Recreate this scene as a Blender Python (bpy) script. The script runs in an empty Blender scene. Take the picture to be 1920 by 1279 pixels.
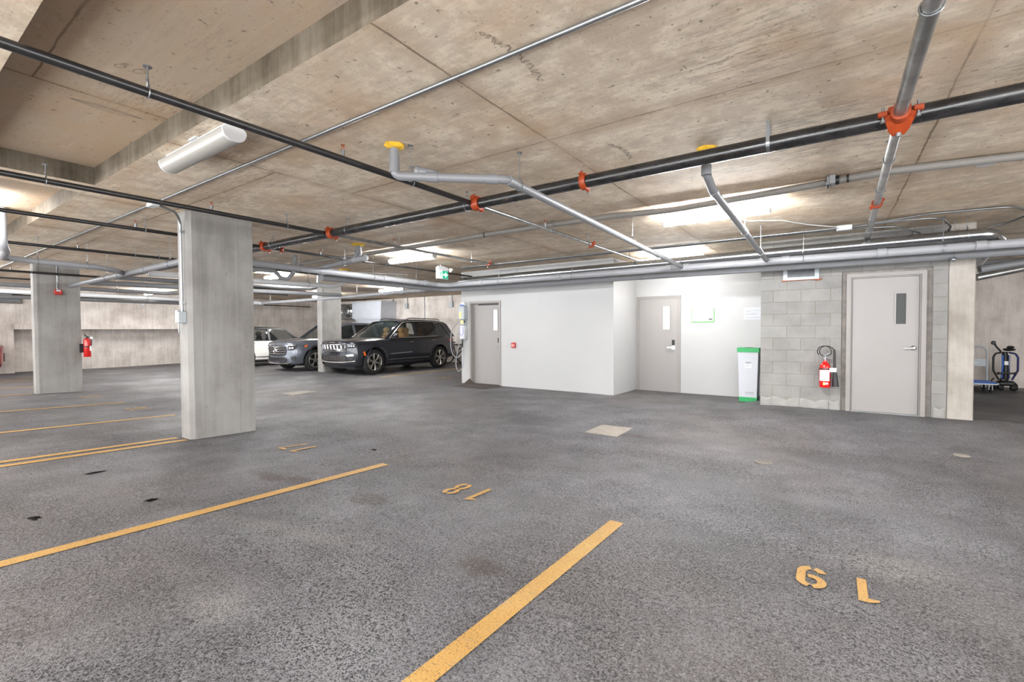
import bpy, math, random
from mathutils import Vector, Matrix
from mathutils.geometry import tessellate_polygon
random.seed(7)
PI = math.pi
C = bpy.context.scene.collection
sc = bpy.context.scene

# ------------------------------------------------------------------ mesh helper
class MB:
    def __init__(s): s.v = []; s.f = []; s.m = []
    def add(s, vs, fs, mi=0):
        b = len(s.v); s.v += [tuple(v) for v in vs]
        for f in fs: s.f.append([b + i for i in f]); s.m.append(mi)
        return s
    def box(s, x0, x1, y0, y1, z0, z1, mi=0, bev=0.0):
        if bev <= 0:
            vs = [(x, y, z) for z in (z0, z1) for y in (y0, y1) for x in (x0, x1)]
            return s.add(vs, [(0, 2, 3, 1), (4, 5, 7, 6), (0, 1, 5, 4), (2, 6, 7, 3), (0, 4, 6, 2), (1, 3, 7, 5)], mi)
        # chamfered box: bevelled vertical rings
        b = min(bev, (x1-x0)/2.01, (y1-y0)/2.01, (z1-z0)/2.01)
        def ring(i, z): return [(x0+i+b, y0+i, z), (x1-i-b, y0+i, z), (x1-i, y0+i+b, z), (x1-i, y1-i-b, z), (x1-i-b, y1-i, z), (x0+i+b, y1-i, z), (x0+i, y1-i-b, z), (x0+i, y0+i+b, z)]
        rs = [ring(b*.99, z0), ring(0, z0+b), ring(0, z1-b), ring(b*.99, z1)]
        vs = sum(rs, []); fs = []
        for k in range(3):
            for i in range(8):
                j = (i+1) % 8; fs.append((k*8+i, k*8+j, k*8+8+j, k*8+8+i))
        fs.append(tuple(range(7, -1, -1))); fs.append(tuple(range(24, 32)))
        return s.add(vs, fs, mi)
    def quad(s, a, b, c, d, mi=0): return s.add([a, b, c, d], [(0, 1, 2, 3)], mi)
    def poly(s, pts, mi=0): return s.add(pts, [tuple(range(len(pts)))], mi)
    def prism(s, pts, off, mi=0):
        n = len(pts); off = Vector(off)
        vs = [Vector(p) for p in pts] + [Vector(p)+off for p in pts]
        fs = [tuple(range(n-1, -1, -1)), tuple(range(n, 2*n))] + [(i, (i+1) % n, n+(i+1) % n, n+i) for i in range(n)]
        return s.add(vs, fs, mi)
    def tube(s, pts, r, n=12, mi=0, caps=True, closed=False):
        P = [Vector(p) for p in pts]; R = r if isinstance(r, (list, tuple)) else [r]*len(P)
        if closed: P = P + [P[0], P[1]]; R = list(R) + [R[0], R[1]]
        T = []
        for i in range(len(P)):
            a = P[max(i-1, 0)]; b = P[min(i+1, len(P)-1)]; t = (b-a)
            T.append(t.normalized() if t.length > 1e-9 else Vector((0, 0, 1)))
        if closed: T[0] = T[-2]; T[-1] = T[1]
        up = Vector((0, 0, 1)) if abs(T[0].z) < .9 else Vector((1, 0, 0))
        N = (up - T[0]*up.dot(T[0])).normalized(); vs = []
        for i, p in enumerate(P):
            N = (N - T[i]*N.dot(T[i])); N = N.normalized() if N.length > 1e-9 else T[i].orthogonal().normalized()
            B = T[i].cross(N)
            for k in range(n):
                a = 2*PI*k/n; vs.append(p + (N*math.cos(a) + B*math.sin(a))*R[i])
        fs = []
        for i in range(len(P)-1):
            for k in range(n):
                j = (k+1) % n; fs.append((i*n+k, i*n+j, i*n+n+j, i*n+n+k))
        if caps and not closed:
            fs.append(tuple(range(n-1, -1, -1))); fs.append(tuple(range((len(P)-1)*n, len(P)*n)))
        return s.add(vs, fs, mi)
    def cyl(s, a, b, r, n=16, mi=0, r2=None): return s.tube([a, b], [r, r if r2 is None else r2], n, mi)
    def lathe(s, prof, o=(0, 0, 0), ax=(0, 0, 1), n=24, mi=0, caps=True):
        # prof: list of (radius, height along axis)
        ax = Vector(ax).normalized(); N = ax.orthogonal().normalized(); B = ax.cross(N); o = Vector(o); vs = []
        for r, h in prof:
            for k in range(n):
                a = 2*PI*k/n; vs.append(o + ax*h + (N*math.cos(a)+B*math.sin(a))*max(r, 1e-5))
        fs = []
        for i in range(len(prof)-1):
            for k in range(n):
                j = (k+1) % n; fs.append((i*n+k, i*n+j, i*n+n+j, i*n+n+k))
        if caps and prof[0][0] > 1e-4: fs.append(tuple(range(n-1, -1, -1)))
        if caps and prof[-1][0] > 1e-4: fs.append(tuple(range((len(prof)-1)*n, len(prof)*n)))
        return s.add(vs, fs, mi)
    def sphere(s, o, r, n=14, m=8, mi=0, sz=1.0):
        return s.lathe([(r*math.sin(PI*i/m), -r*sz*math.cos(PI*i/m)) for i in range(m+1)], o, (0, 0, 1), n, mi)
    def ring(s, o, ax, R, r, n=20, k=8, mi=0):
        ax = Vector(ax).normalized(); N = ax.orthogonal().normalized(); B = ax.cross(N); o = Vector(o)
        return s.tube([o+(N*math.cos(2*PI*i/n)+B*math.sin(2*PI*i/n))*R for i in range(n)], r, k, mi, closed=True)
    def build(s, name, mats, parent=None, org=None, ang=35, loc=None):
        if org is None: org = Vector(parent.get('_w', (0, 0, 0))) if parent is not None else Vector((0, 0, 0))
        org = Vector(org)
        me = bpy.data.meshes.new(name)
        me.from_pydata([tuple(Vector(v)-org) for v in s.v], [], s.f)
        if not isinstance(mats, (list, tuple)): mats = [mats]
        for m in mats: me.materials.append(m)
        me.polygons.foreach_set('material_index', s.m)
        me.polygons.foreach_set('use_smooth', [True]*len(me.polygons))
        me.update(); me.set_sharp_from_angle(angle=math.radians(ang))
        o = bpy.data.objects.new(name, me); C.objects.link(o)
        if parent is not None: o.parent = parent; o['_w'] = tuple(org)
        else: o.location = org if loc is None else loc; o['_w'] = tuple(org)
        return o

def fillet(pts, r, k=6):
    P = [Vector(p) for p in pts]; out = [P[0]]
    for i in range(1, len(P)-1):
        a = (P[i-1]-P[i]); b = (P[i+1]-P[i]); la, lb = a.length, b.length; a.normalize(); b.normalize()
        ang = a.angle(b)
        if ang > PI-.02: out.append(P[i]); continue
        d = min(r/math.tan(ang/2), la*.48, lb*.48); rr = d*math.tan(ang/2)
        s, e = P[i]+a*d, P[i]+b*d; c = P[i] + (a+b).normalized()*(rr/math.sin(ang/2))
        u, w = s-c, e-c
        for j in range(k+1):
            t = j/k; q = u.lerp(w, t); out.append(c + q.normalized()*rr)
    out.append(P[-1]); return out

def tag(o, label, cat, group=None):
    o['label'] = label; o['category'] = cat
    if group: o['group'] = group
    return o
def structure(o, label=None):
    o['kind'] = 'structure'
    if label: o['label'] = label
    return o
def thing(name, label, cat, loc=(0, 0, 0), group=None):
    o = bpy.data.objects.new(name, None); C.objects.link(o); o.location = loc; o['_w'] = tuple(loc)
    o.empty_display_size = .1
    return tag(o, label, cat, group)

# ------------------------------------------------------------------ floor height (the asphalt falls gently to the drains)
def sst(a, b, x):
    t = min(1, max(0, (x-a)/(b-a))); return t*t*(3-2*t)
def zf(x, y):
    if y < 3.1: z = .03 + .034*(3.1-max(y, -3.0))
    elif y < 5.8: z = .03 - .03*(y-3.1)/2.7
    else: z = .03*sst(5.8, 8.6, y)
    z += .07*sst(-1.6, -.8, x)*sst(6.0, 8.8, y)*(1 - .5*sst(9.5, 14, y))
    z -= .03*sst(-4.4, -3.4, x)*(1-sst(-1.6, -.9, x))*sst(8.6, 10.2, y)
    return z

# ------------------------------------------------------------------ materials
def lin(c):
    def f(u): u /= 255.0; return u/12.92 if u <= .04045 else ((u+.055)/1.055)**2.4
    return (f(c[0]), f(c[1]), f(c[2]), 1.0)
class NT:
    def __init__(s, name):
        s.mat = bpy.data.materials.new(name); s.mat.use_nodes = True; s.t = s.mat.node_tree
        s.b = s.t.nodes['Principled BSDF']; s.L = s.t.links
    def n(s, typ, **kw):
        nd = s.t.nodes.new(typ)
        for k, v in kw.items():
            if k.startswith('i_'):
                key = k[2:]; key = int(key) if key.isdigit() else key.replace('_', ' ')
                s.set(nd.inputs[key], v)
            else: setattr(nd, k, v)
        return nd
    def set(s, sock, v):
        if hasattr(v, 'is_output') or isinstance(v, bpy.types.NodeSocket): s.L.new(v, sock)
        else: sock.default_value = v
    def math(s, op, a, b=None, clamp=False):
        nd = s.t.nodes.new('ShaderNodeMath'); nd.operation = op; nd.use_clamp = clamp; s.set(nd.inputs[0], a)
        if b is not None: s.set(nd.inputs[1], b)
        return nd.outputs[0]
    def pos(s): return s.n('ShaderNodeNewGeometry').outputs['Position']
    def obj(s): return s.n('ShaderNodeTexCoord').outputs['Object']
    def mapv(s, vec, sc=(1, 1, 1), loc=(0, 0, 0), rot=(0, 0, 0)):
        nd = s.n('ShaderNodeMapping'); s.L.new(vec, nd.inputs['Vector'])
        nd.inputs['Scale'].default_value = sc; nd.inputs['Location'].default_value = loc; nd.inputs['Rotation'].default_value = rot
        return nd.outputs[0]
    def noise(s, vec, scale, detail=3, rough=.55, dist=0):
        nd = s.n('ShaderNodeTexNoise'); s.L.new(vec, nd.inputs['Vector'])
        nd.inputs['Scale'].default_value = scale; nd.inputs['Detail'].default_value = detail
        nd.inputs['Roughness'].default_value = rough; nd.inputs['Distortion'].default_value = dist
        return nd.outputs[0]
    def ramp(s, fac, stops, interp='LINEAR'):
        nd = s.n('ShaderNodeValToRGB'); s.L.new(fac, nd.inputs[0]); cr = nd.color_ramp; cr.interpolation = interp
        while len(cr.elements) > 1: cr.elements.remove(cr.elements[-1])
        for i, (p, c) in enumerate(stops):
            e = cr.elements[0] if i == 0 else cr.elements.new(p)
            e.position = p
            e.color = c if len(c) == 4 else (*c, 1)
        return nd.outputs[0]
    def mix(s, fac, a, b, mode='MIX'):
        nd = s.n('ShaderNodeMix', data_type='RGBA', blend_type=mode)
        s.set(nd.inputs[0], fac); s.set(nd.inputs[6], a); s.set(nd.inputs[7], b); return nd.outputs[2]
    def bump(s, h, strength=.3, dist=.01):
        nd = s.n('ShaderNodeBump'); s.L.new(h, nd.inputs['Height']); nd.inputs['Strength'].default_value = strength; nd.inputs['Distance'].default_value = dist
        s.L.new(nd.outputs[0], s.b.inputs['Normal']); return nd.outputs[0]
    def P(s, **kw):
        for k, v in kw.items():
            key = {'col': 'Base Color', 'rough': 'Roughness', 'metal': 'Metallic', 'spec': 'Specular IOR Level', 'coat': 'Coat Weight', 'trans': 'Transmission Weight', 'alpha': 'Alpha', 'ior': 'IOR'}[k]
            s.set(s.b.inputs[key], v)
        return s.mat
g1 = lambda v: (v, v, v, 1)

def plain(name, rgb, rough=.5, metal=0, var=.08, scale=30, coat=0, bump=0, spec=.5):
    m = NT(name); o = m.obj(); nz = m.noise(o, scale, 4)
    c = lin(rgb); lo = tuple(x*(1-var) for x in c[:3])+(1,); hi = tuple(min(1, x*(1+var)) for x in c[:3])+(1,)
    m.P(col=m.ramp(nz, [(.3, lo), (.7, hi)]), rough=rough, metal=metal, spec=spec)
    if coat: m.P(coat=coat)
    if bump: m.bump(m.noise(o, scale*4, 3), bump, .004)
    return m.mat

M = {}
# --- board-formed concrete ceiling with plywood joints
def joint(m, coord, first, step, width):
    # distance to nearest joint line -> 1 on the line
    u = m.math('DIVIDE', m.math('SUBTRACT', coord, first), step)
    fr = m.math('ABSOLUTE', m.math('SUBTRACT', m.math('FRACT', m.math('ADD', u, .5)), .5))
    d = m.math('MULTIPLY', fr, step)
    return m.math('SUBTRACT', 1.0, m.math('DIVIDE', d, width), True)
def ceiling_mat(name='board_formed_concrete', stain=.0):
    m = NT(name); p = m.pos()
    wob = m.noise(p, 1.3, 3)
    sep = m.n('ShaderNodeSeparateXYZ', i_0=p); X, Y, Z = sep.outputs
    w2 = m.math('MULTIPLY', m.math('SUBTRACT', wob, .5), .05)
    Xw = m.math('ADD', X, w2); Yw = m.math('ADD', Y, w2)
    left = m.math('LESS_THAN', X, -4.29)
    Ys = m.math('ADD', Yw, m.math('MULTIPLY', left, .83))
    jn = m.noise(p, 9, 3)
    wd = m.math('MULTIPLY', jn, .022)
    jx = m.math('SUBTRACT', 1.0, m.math('DIVIDE', m.math('MULTIPLY', m.math('ABSOLUTE', m.math('SUBTRACT', m.math('FRACT', m.math('ADD', m.math('DIVIDE', m.math('ADD', Xw, 1.85), 2.44), .5)), .5)), 2.44), wd), True)
    jy = m.math('SUBTRACT', 1.0, m.math('DIVIDE', m.math('MULTIPLY', m.math('ABSOLUTE', m.math('SUBTRACT', m.math('FRACT', m.math('ADD', m.math('DIVIDE', m.math('SUBTRACT', Ys, 3.17), 2.44), .5)), .5)), 2.44), wd), True)
    J = m.math('MAXIMUM', jx, jy)
    J = m.math('MULTIPLY', J, m.ramp(m.noise(p, .9, 2), [(.35, g1(.25)), (.6, g1(1))]))
    halo_x = m.math('SUBTRACT', 1.0, m.math('DIVIDE', m.math('MULTIPLY', m.math('ABSOLUTE', m.math('SUBTRACT', m.math('FRACT', m.math('ADD', m.math('DIVIDE', m.math('ADD', Xw, 1.85), 2.44), .5)), .5)), 2.44), .22), True)
    halo_y = m.math('SUBTRACT', 1.0, m.math('DIVIDE', m.math('MULTIPLY', m.math('ABSOLUTE', m.math('SUBTRACT', m.math('FRACT', m.math('ADD', m.math('DIVIDE', m.math('SUBTRACT', Ys, 3.17), 2.44), .5)), .5)), 2.44), .3), True)
    halo = m.math('MULTIPLY', m.math('MAXIMUM', halo_x, halo_y), m.noise(p, 2.2, 4))
    # plywood sheet tint
    cell = m.n('ShaderNodeCombineXYZ', i_0=m.math('FLOOR', m.math('DIVIDE', m.math('ADD', X, 1.85), 2.44)), i_1=m.math('FLOOR', m.math('DIVIDE', m.math('SUBTRACT', Ys, 3.17), 2.44)))
    wn = m.n('ShaderNodeTexWhiteNoise', i_Vector=cell.outputs[0]).outputs[0]
    # grain streaks along X
    g = m.noise(m.mapv(p, (1.1, 14, 3)), 1.6, 6, .62, .3)
    g2 = m.noise(m.mapv(p, (3, 45, 3)), 1.0, 5, .7)
    blot = m.noise(p, .85, 5, .6)
    base = m.ramp(m.math('ADD', m.math('MULTIPLY', g, .6), m.math('MULTIPLY', blot, .4)), [(.28, lin((201, 186, 165))), (.45, lin((227, 211, 191))), (.56, lin((235, 222, 201))), (.74, lin((247, 237, 221)))])
    base = m.mix(m.ramp(wn, [(0, g1(0)), (1, g1(.28))]), base, lin((225, 203, 175)))
    if stain: base = m.mix(stain, base, lin((135, 109, 82)))  # overall browning: stain and painted recess shade together
    base = m.mix(m.ramp(g2, [(.56, g1(0)), (.74, g1(.4))]), base, lin((187, 168, 145)))
    base = m.mix(m.ramp(halo, [(.18, g1(0)), (.5, g1(.5))]), base, lin((168, 139, 107)))
    mott = m.ramp(m.noise(p, 6.5, 7, .72), [(.44, g1(.42)), (.56, g1(0))])
    base = m.mix(mott, base, lin((181, 162, 143)))
    mot2 = m.ramp(m.noise(m.mapv(p, (1, 1, 1), (2, 5, 7)), 2.3, 6, .7), [(.42, g1(.4)), (.52, g1(0))])
    base = m.mix(mot2, base, lin((187, 168, 145)))
    # dark smudges and pale drips
    sm = m.math('MULTIPLY', m.ramp(m.noise(p, .55, 2), [(.5, g1(0)), (.64, g1(1))]), m.ramp(m.noise(m.mapv(p, (3, 16, 3)), 2.4, 6, .75), [(.48, g1(0)), (.66, g1(1))]))
    base = m.mix(m.math('MULTIPLY', sm, .68), base, lin((101, 88, 74)))
    tan = m.math('MULTIPLY', m.ramp(m.noise(m.mapv(p, (1, 1.6, 1), (4, 2, 0)), .8, 5, .65), [(.48, g1(0)), (.66, g1(1))]), .36)
    base = m.mix(tan, base, lin((195, 157, 114)))
    sp = m.math('MAXIMUM', m.ramp(m.noise(p, 22, 2, .5), [(.68, g1(0)), (.74, g1(1))]), m.math('MULTIPLY', m.ramp(m.noise(p, 60, 2, .5), [(.66, g1(0)), (.72, g1(1))]), .7))
    base = m.mix(m.math('MULTIPLY', sp, .6), base, lin((88, 76, 64)))
    pale = m.ramp(m.noise(m.mapv(p, (2, 5, 2)), 1.3, 6, .7), [(.60, g1(0)), (.74, g1(.5))])
    base = m.mix(pale, base, lin((217, 206, 191)))
    base = m.mix(m.math('MULTIPLY', J, .85), base, lin((78, 59, 44)))
    h = m.math('SUBTRACT', m.math('MULTIPLY', g, .5), J)
    m.bump(h, .35, .006)
    return m.P(col=base, rough=.78, spec=.3)
M['ceiling'] = ceiling_mat()
M['ceilstainshade'] = ceiling_mat('stained_and_shaded_board_concrete', .55)  # coffer ceilings: brown stain plus shade of the recess put into the colour

def concrete_mat(name, dark, mid, light, seam=1.22, sc=1.0, stain=.5):
    m = NT(name); p = m.pos()
    v = m.mapv(p, (6, 6, .55)); st = m.noise(v, 1.7*sc, 6, .65)
    v2 = m.mapv(p, (22, 22, .9)); st2 = m.noise(v2, 1.4*sc, 4, .6)
    blot = m.noise(p, 1.7*sc, 5, .6); fine = m.noise(p, 42, 3, .6)
    f = m.math('ADD', m.math('MULTIPLY', st, .28), m.math('ADD', m.math('MULTIPLY', blot, .58), m.math('MULTIPLY', st2, .14)))
    col = m.ramp(f, [(.36, lin(dark)), (.49, lin(mid)), (.62, lin(light))])
    col = m.mix(m.ramp(fine, [(.62, g1(0)), (.78, g1(.35))]), col, lin(dark))
    pit = m.n('ShaderNodeTexVoronoi', i_Vector=p, i_Scale=9.0).outputs['Distance']
    pm = m.math('MULTIPLY', m.ramp(pit, [(.05, g1(1)), (.085, g1(0))]), m.ramp(m.noise(p, 3, 2), [(.55, g1(0)), (.6, g1(1))]))
    col = m.mix(m.math('MULTIPLY', pm, .7), col, lin((84, 80, 76)))
    run = m.math('MULTIPLY', m.ramp(m.noise(m.mapv(p, (14, 14, .25)), 1.3, 3, .6), [(.62, g1(0)), (.75, g1(1))]), stain)
    col = m.mix(m.math('MULTIPLY', run, .5), col, lin((118, 110, 100)))
    sep = m.n('ShaderNodeSeparateXYZ', i_0=p)
    s = m.math('ADD', sep.outputs[0], sep.outputs[1])
    fr = m.math('ABSOLUTE', m.math('SUBTRACT', m.math('FRACT', m.math('DIVIDE', m.math('ADD', s, .28), seam)), .5))
    ln = m.math('SUBTRACT', 1.0, m.math('DIVIDE', m.math('MULTIPLY', fr, seam), .006), True)
    col = m.mix(m.math('MULTIPLY', ln, m.math('MULTIPLY', m.noise(m.mapv(p, (2, 2, 5)), 1.5, 3), .8)), col, lin((105, 98, 90)))
    m.bump(m.math('ADD', m.math('MULTIPLY', fine, .5), m.math('MULTIPLY', pm, -1.5)), .25, .005)
    return m.P(col=col, rough=.75, spec=.3)
M['column'] = concrete_mat('smooth_grey_concrete', (120, 117, 113), (139, 136, 133), (154, 152, 149), seam=.43, sc=.8)
M['wallc'] = concrete_mat('pale_board_concrete', (180, 172, 163), (208, 199, 192), (227, 221, 213), .61)
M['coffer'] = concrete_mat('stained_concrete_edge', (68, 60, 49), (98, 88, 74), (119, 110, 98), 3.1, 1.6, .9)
M['pillar'] = concrete_mat('warm_pale_concrete', (142, 135, 127), (164, 158, 150), (179, 172, 165), .9)

def white_mat():
    m = NT('white_wall_paint'); p = m.pos()
    n = m.noise(p, .8, 4); sc_ = m.ramp(m.noise(m.mapv(p, (1, 1, 1.6)), 5, 5, .7), [(.68, g1(0)), (.8, g1(.25))])
    sep = m.n('ShaderNodeSeparateXYZ', i_0=p)
    low = m.math('SUBTRACT', 1.0, m.math('DIVIDE', sep.outputs[2], .55), True)
    c = m.ramp(n, [(.3, lin((172, 172, 172))), (.7, lin((178, 178, 177)))])
    c = m.mix(m.math('MULTIPLY', sc_, m.math('ADD', low, .15)), c, lin((140, 138, 135)))
    m.bump(m.noise(p, 140, 2), .06, .002)
    return m.P(col=c, rough=.55)
M['white'] = white_mat()

def cmu_mat():
    m = NT('grey_concrete_block'); p = m.pos(); sep = m.n('ShaderNodeSeparateXYZ', i_0=p)
    wob = m.math('MULTIPLY', m.math('SUBTRACT', m.noise(p, 6, 3), .5), .008)
    v = m.n('ShaderNodeCombineXYZ', i_0=m.math('ADD', m.math('ADD', sep.outputs[0], .844 + 8), wob), i_1=m.math('ADD', m.math('ADD', sep.outputs[2], -.043 + 2.0), wob))
    b = m.n('ShaderNodeTexBrick', offset=.5, offset_frequency=2, squash=1.0, squash_frequency=2)
    m.L.new(v.outputs[0], b.inputs['Vector'])
    b.inputs['Color1'].default_value = lin((132, 130, 128)); b.inputs['Color2'].default_value = lin((143, 142, 139)); b.inputs['Mortar'].default_value = lin((129, 120, 108))
    b.inputs['Scale'].default_value = 1.0; b.inputs['Mortar Size'].default_value = .0055; b.inputs['Mortar Smooth'].default_value = .3; b.inputs['Bias'].default_value = 0
    b.inputs['Brick Width'].default_value = .4; b.inputs['Row Height'].default_value = .2
    fine = m.noise(p, 75, 4, .65); bl = m.noise(p, 3.5, 5, .6)
    c = m.mix(m.ramp(fine, [(.42, g1(.30)), (.6, g1(0))]), b.outputs['Color'], lin((98, 97, 96)))
    c = m.mix(m.ramp(bl, [(.42, g1(0)), (.7, g1(.5))]), c, lin((153, 150, 147)))
    h = m.math('ADD', m.math('MULTIPLY', b.outputs['Fac'], -1.0), m.math('MULTIPLY', fine, .35))
    m.bump(h, .6, .008)
    return m.P(col=c, rough=.85, spec=.25)
M['cmu'] = cmu_mat()

def asphalt_core(m, p):
    big = m.noise(p, .35, 4, .6); mid = m.noise(p, 1.4, 5, .65)
    agv = m.n('ShaderNodeSeparateColor', i_0=m.n('ShaderNodeTexVoronoi', i_Vector=p, i_Scale=150.0).outputs['Color']).outputs[0]
    fine = m.noise(p, 240, 2, .6); f2 = m.noise(m.mapv(p, (1, 1, 1), (3, 7, 1)), 128, 2, .6)
    return big, mid, agv, fine, f2
def spot(m, p, x, y, rx, ry, edge=.35, ang=0):
    """soft irregular patch on the floor round (x, y)"""
    v = m.mapv(p, (1, 1, 0), (-x, -y, 0)); 
    if ang: v = m.mapv(v, (1, 1, 0), (0, 0, 0), (0, 0, -ang))
    v = m.mapv(v, (1/rx, 1/ry, 0)); d = m.n('ShaderNodeVectorMath', operation='LENGTH', i_0=v).outputs['Value']
    d = m.math('ADD', d, m.math('MULTIPLY', m.math('SUBTRACT', m.noise(p, 7, 5, .7), .5), 1.5))
    return m.ramp(d, [(1-edge, g1(1)), (1.0, g1(0))])
def asphalt_mat():
    m = NT('worn_asphalt'); p = m.pos(); big, mid, agv, fine, f2 = asphalt_core(m, p)
    base = m.ramp(m.math('ADD', m.math('MULTIPLY', big, .55), m.math('MULTIPLY', mid, .45)), [(.38, lin((84, 83, 86))), (.5, lin((109, 108, 112))), (.62, lin((126, 126, 130)))])
    brown = m.ramp(m.noise(m.mapv(p, (1, .7, 1), (3.1, 8.7, 0)), .42, 3), [(.44, g1(0)), (.62, g1(.65))])
    base = m.mix(brown, base, lin((103, 95, 91)))
    base = m.mix(m.ramp(agv, [(.55, g1(0)), (1, g1(.45))]), base, lin((147, 147, 151)))
    dust = m.ramp(m.noise(m.mapv(p, (2.4, .6, 1), (0, 0, 0), (0, 0, .35)), .9, 5, .65), [(.60, g1(0)), (.72, g1(.40))])
    base = m.mix(dust, base, lin((141, 139, 144)))
    for sx, sy, rx, ry, an in ((-3.05, 1.62, .9, .10, .25), (-2.35, .98, .2, .12, 0), (.32, 3.4, .35, .2, .4)):
        base = m.mix(m.math('MULTIPLY', spot(m, p, sx, sy, rx, ry, .6, an), .5), base, lin((145, 142, 138)))
    for sx, sy, rx, ry in ((-3.05, 2.37, .22, .17), (-1.62, 2.02, .2, .12), (-4.25, 2.2, .3, .1), (-3.9, 2.3, .25, .12), (-2.3, 5.85, .5, .12)):
        base = m.mix(m.math('MULTIPLY', spot(m, p, sx, sy, rx, ry, .5), .62), base, lin((76, 62, 55)))
    oil = m.math('MULTIPLY', m.ramp(m.noise(p, .62, 3, .6, .4), [(.66, g1(0)), (.72, g1(1))]), m.ramp(m.noise(p, 6, 4), [(.35, g1(.3)), (.6, g1(1))]))
    base = m.mix(m.math('MULTIPLY', oil, .45), base, lin((76, 66, 57)))
    sep = m.n('ShaderNodeSeparateXYZ', i_0=p)
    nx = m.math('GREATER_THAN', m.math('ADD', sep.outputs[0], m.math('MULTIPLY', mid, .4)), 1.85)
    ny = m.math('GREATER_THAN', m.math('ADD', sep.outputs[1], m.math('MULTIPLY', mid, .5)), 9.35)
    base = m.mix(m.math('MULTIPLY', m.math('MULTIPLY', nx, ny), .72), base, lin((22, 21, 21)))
    damp = m.ramp(m.noise(m.mapv(p, (1, 1, 1), (5.2, 1.4, 0)), .75, 5, .62), [(.48, g1(0)), (.60, g1(1))])
    base = m.mix(m.math('MULTIPLY', damp, .35), base, lin((74, 74, 75)))
    dens = m.math('ADD', m.ramp(m.noise(p, 1.1, 4, .6), [(.38, g1(.6)), (.6, g1(1))]), m.math('MULTIPLY', damp, .25), True)
    pits = m.ramp(f2, [(.42, g1(1)), (.48, g1(0))])
    base = m.mix(m.math('MULTIPLY', m.math('MULTIPLY', pits, dens), .93), base, lin((9, 9, 11)))
    f3 = m.noise(m.mapv(p, (1, 1, 1), (9, 2, 4)), 62, 3, .7)
    base = m.mix(m.math('MULTIPLY', m.math('MULTIPLY', m.ramp(f3, [(.385, g1(1)), (.44, g1(0))]), dens), .9), base, lin((14, 14, 15)))
    base = m.mix(m.ramp(f3, [(.56, g1(0)), (.72, g1(.5))]), base, lin((163, 162, 167)))
    base = m.mix(m.ramp(fine, [(.34, g1(.65)), (.45, g1(0))]), base, lin((28, 28, 31)))
    wet = m.math('MAXIMUM', spot(m, p, -2.95, .42, .40, .14, .6), spot(m, p, -2.9, .40, .2, .1, .6))
    rough = m.ramp(m.noise(p, .5, 4, .6), [(.36, g1(.40)), (.62, g1(.70))])
    rough = m.math('MAXIMUM', m.math('SUBTRACT', rough, m.math('MULTIPLY', wet, .32)), .16)
    h = m.math('ADD', m.math('MULTIPLY', f2, 1.0), m.math('MULTIPLY', fine, .4))
    m.bump(h, .75, .008)
    return m.P(col=base, rough=rough, spec=.36)
M['asphalt'] = asphalt_mat()
def yellow_mat():
    m = NT('worn_yellow_road_paint'); p = m.pos(); big, mid, agv, fine, f2 = asphalt_core(m, p)
    c = m.ramp(mid, [(.3, lin((182, 138, 70))), (.7, lin((200, 163, 98)))])
    c = m.mix(m.ramp(f2, [(.36, g1(.6)), (.43, g1(0))]), c, lin((70, 58, 38)))
    c = m.mix(m.ramp(fine, [(.32, g1(.5)), (.45, g1(0))]), c, lin((104, 84, 50)))
    c = m.mix(m.ramp(m.noise(p, 5, 5, .7), [(.58, g1(0)), (.72, g1(.45))]), c, lin((160, 142, 114)))
    m.bump(m.math('ADD', f2, fine), .5, .006)
    return m.P(col=c, rough=.55, spec=.35)
M['yellow'] = yellow_mat()

M['blackpipe'] = plain('black_painted_steel', (34, 33, 34), .32, 0, .35, 14, spec=.6, coat=.2)
def rustblack():
    m = NT('black_steel_with_bare_patches'); p = m.pos()
    n = m.noise(m.mapv(p, (5, 14, 14)), 1.2, 6, .7)
    c = m.ramp(n, [(.4, lin((22, 22, 23))), (.62, lin((40, 38, 38))), (.72, lin((96, 74, 58)))])
    return m.P(col=c, rough=m.ramp(n, [(.4, g1(.22)), (.7, g1(.5))]), spec=.6, coat=.25)
M['mainpipe'] = rustblack()
def galv(name, rgb, rough, var=.2, metal=.85):
    m = NT(name); p = m.obj(); n = m.noise(m.mapv(p, (1, 1, 1)), 7, 5, .6)
    c = lin(rgb); lo = tuple(x*(1-var) for x in c[:3])+(1,)
    return m.P(col=m.ramp(n, [(.35, lo), (.65, c)]), rough=rough, metal=metal)
M['galv'] = galv('galvanised_steel', (150, 152, 154), .36)
M['chrome'] = galv('polished_chrome', (232, 232, 234), .14, .05, 1.0)
M['foil'] = galv('foil_jacket', (182, 185, 188), .22, .12, .95)
M['steelpipe'] = galv('bare_steel_pipe', (166, 165, 163), .30, .45, .8)
M['pvc'] = plain('grey_pvc', (120, 121, 124), .42, 0, .05, 6)
M['pvcl'] = plain('light_grey_pvc', (146, 147, 151), .42, 0, .04, 6)
M['pvcw'] = plain('white_pvc', (205, 206, 208), .4, 0, .03)
M['conduit'] = plain('grey_plastic_conduit', (128, 124, 119), .5, 0, .06)
M['orange'] = plain('orange_painted_iron', (158, 62, 24), .42, 0, .14, 18)
M['rust'] = plain('rusty_orange_brown', (150, 78, 44), .7, 0, .3, 30)
M['foam'] = plain('yellow_expanding_foam', (222, 176, 46), .8, 0, .2, 40, bump=.8)
M['doorg'] = plain('warm_grey_door_enamel', (146, 142, 140), .42, 0, .02, 2)
M['doorf'] = plain('warm_grey_frame_enamel', (140, 135, 132), .4, 0, .02, 2)
M['mortar'] = plain('grey_cement_render', (125, 120, 115), .9, 0, .2, 12, bump=.6)
M['parge'] = plain('white_lumpy_render', (145, 143, 140), .85, 0, .1, 10, bump=.8)
M['dark'] = plain('dark_recess', (34, 34, 36), .7)
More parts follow.
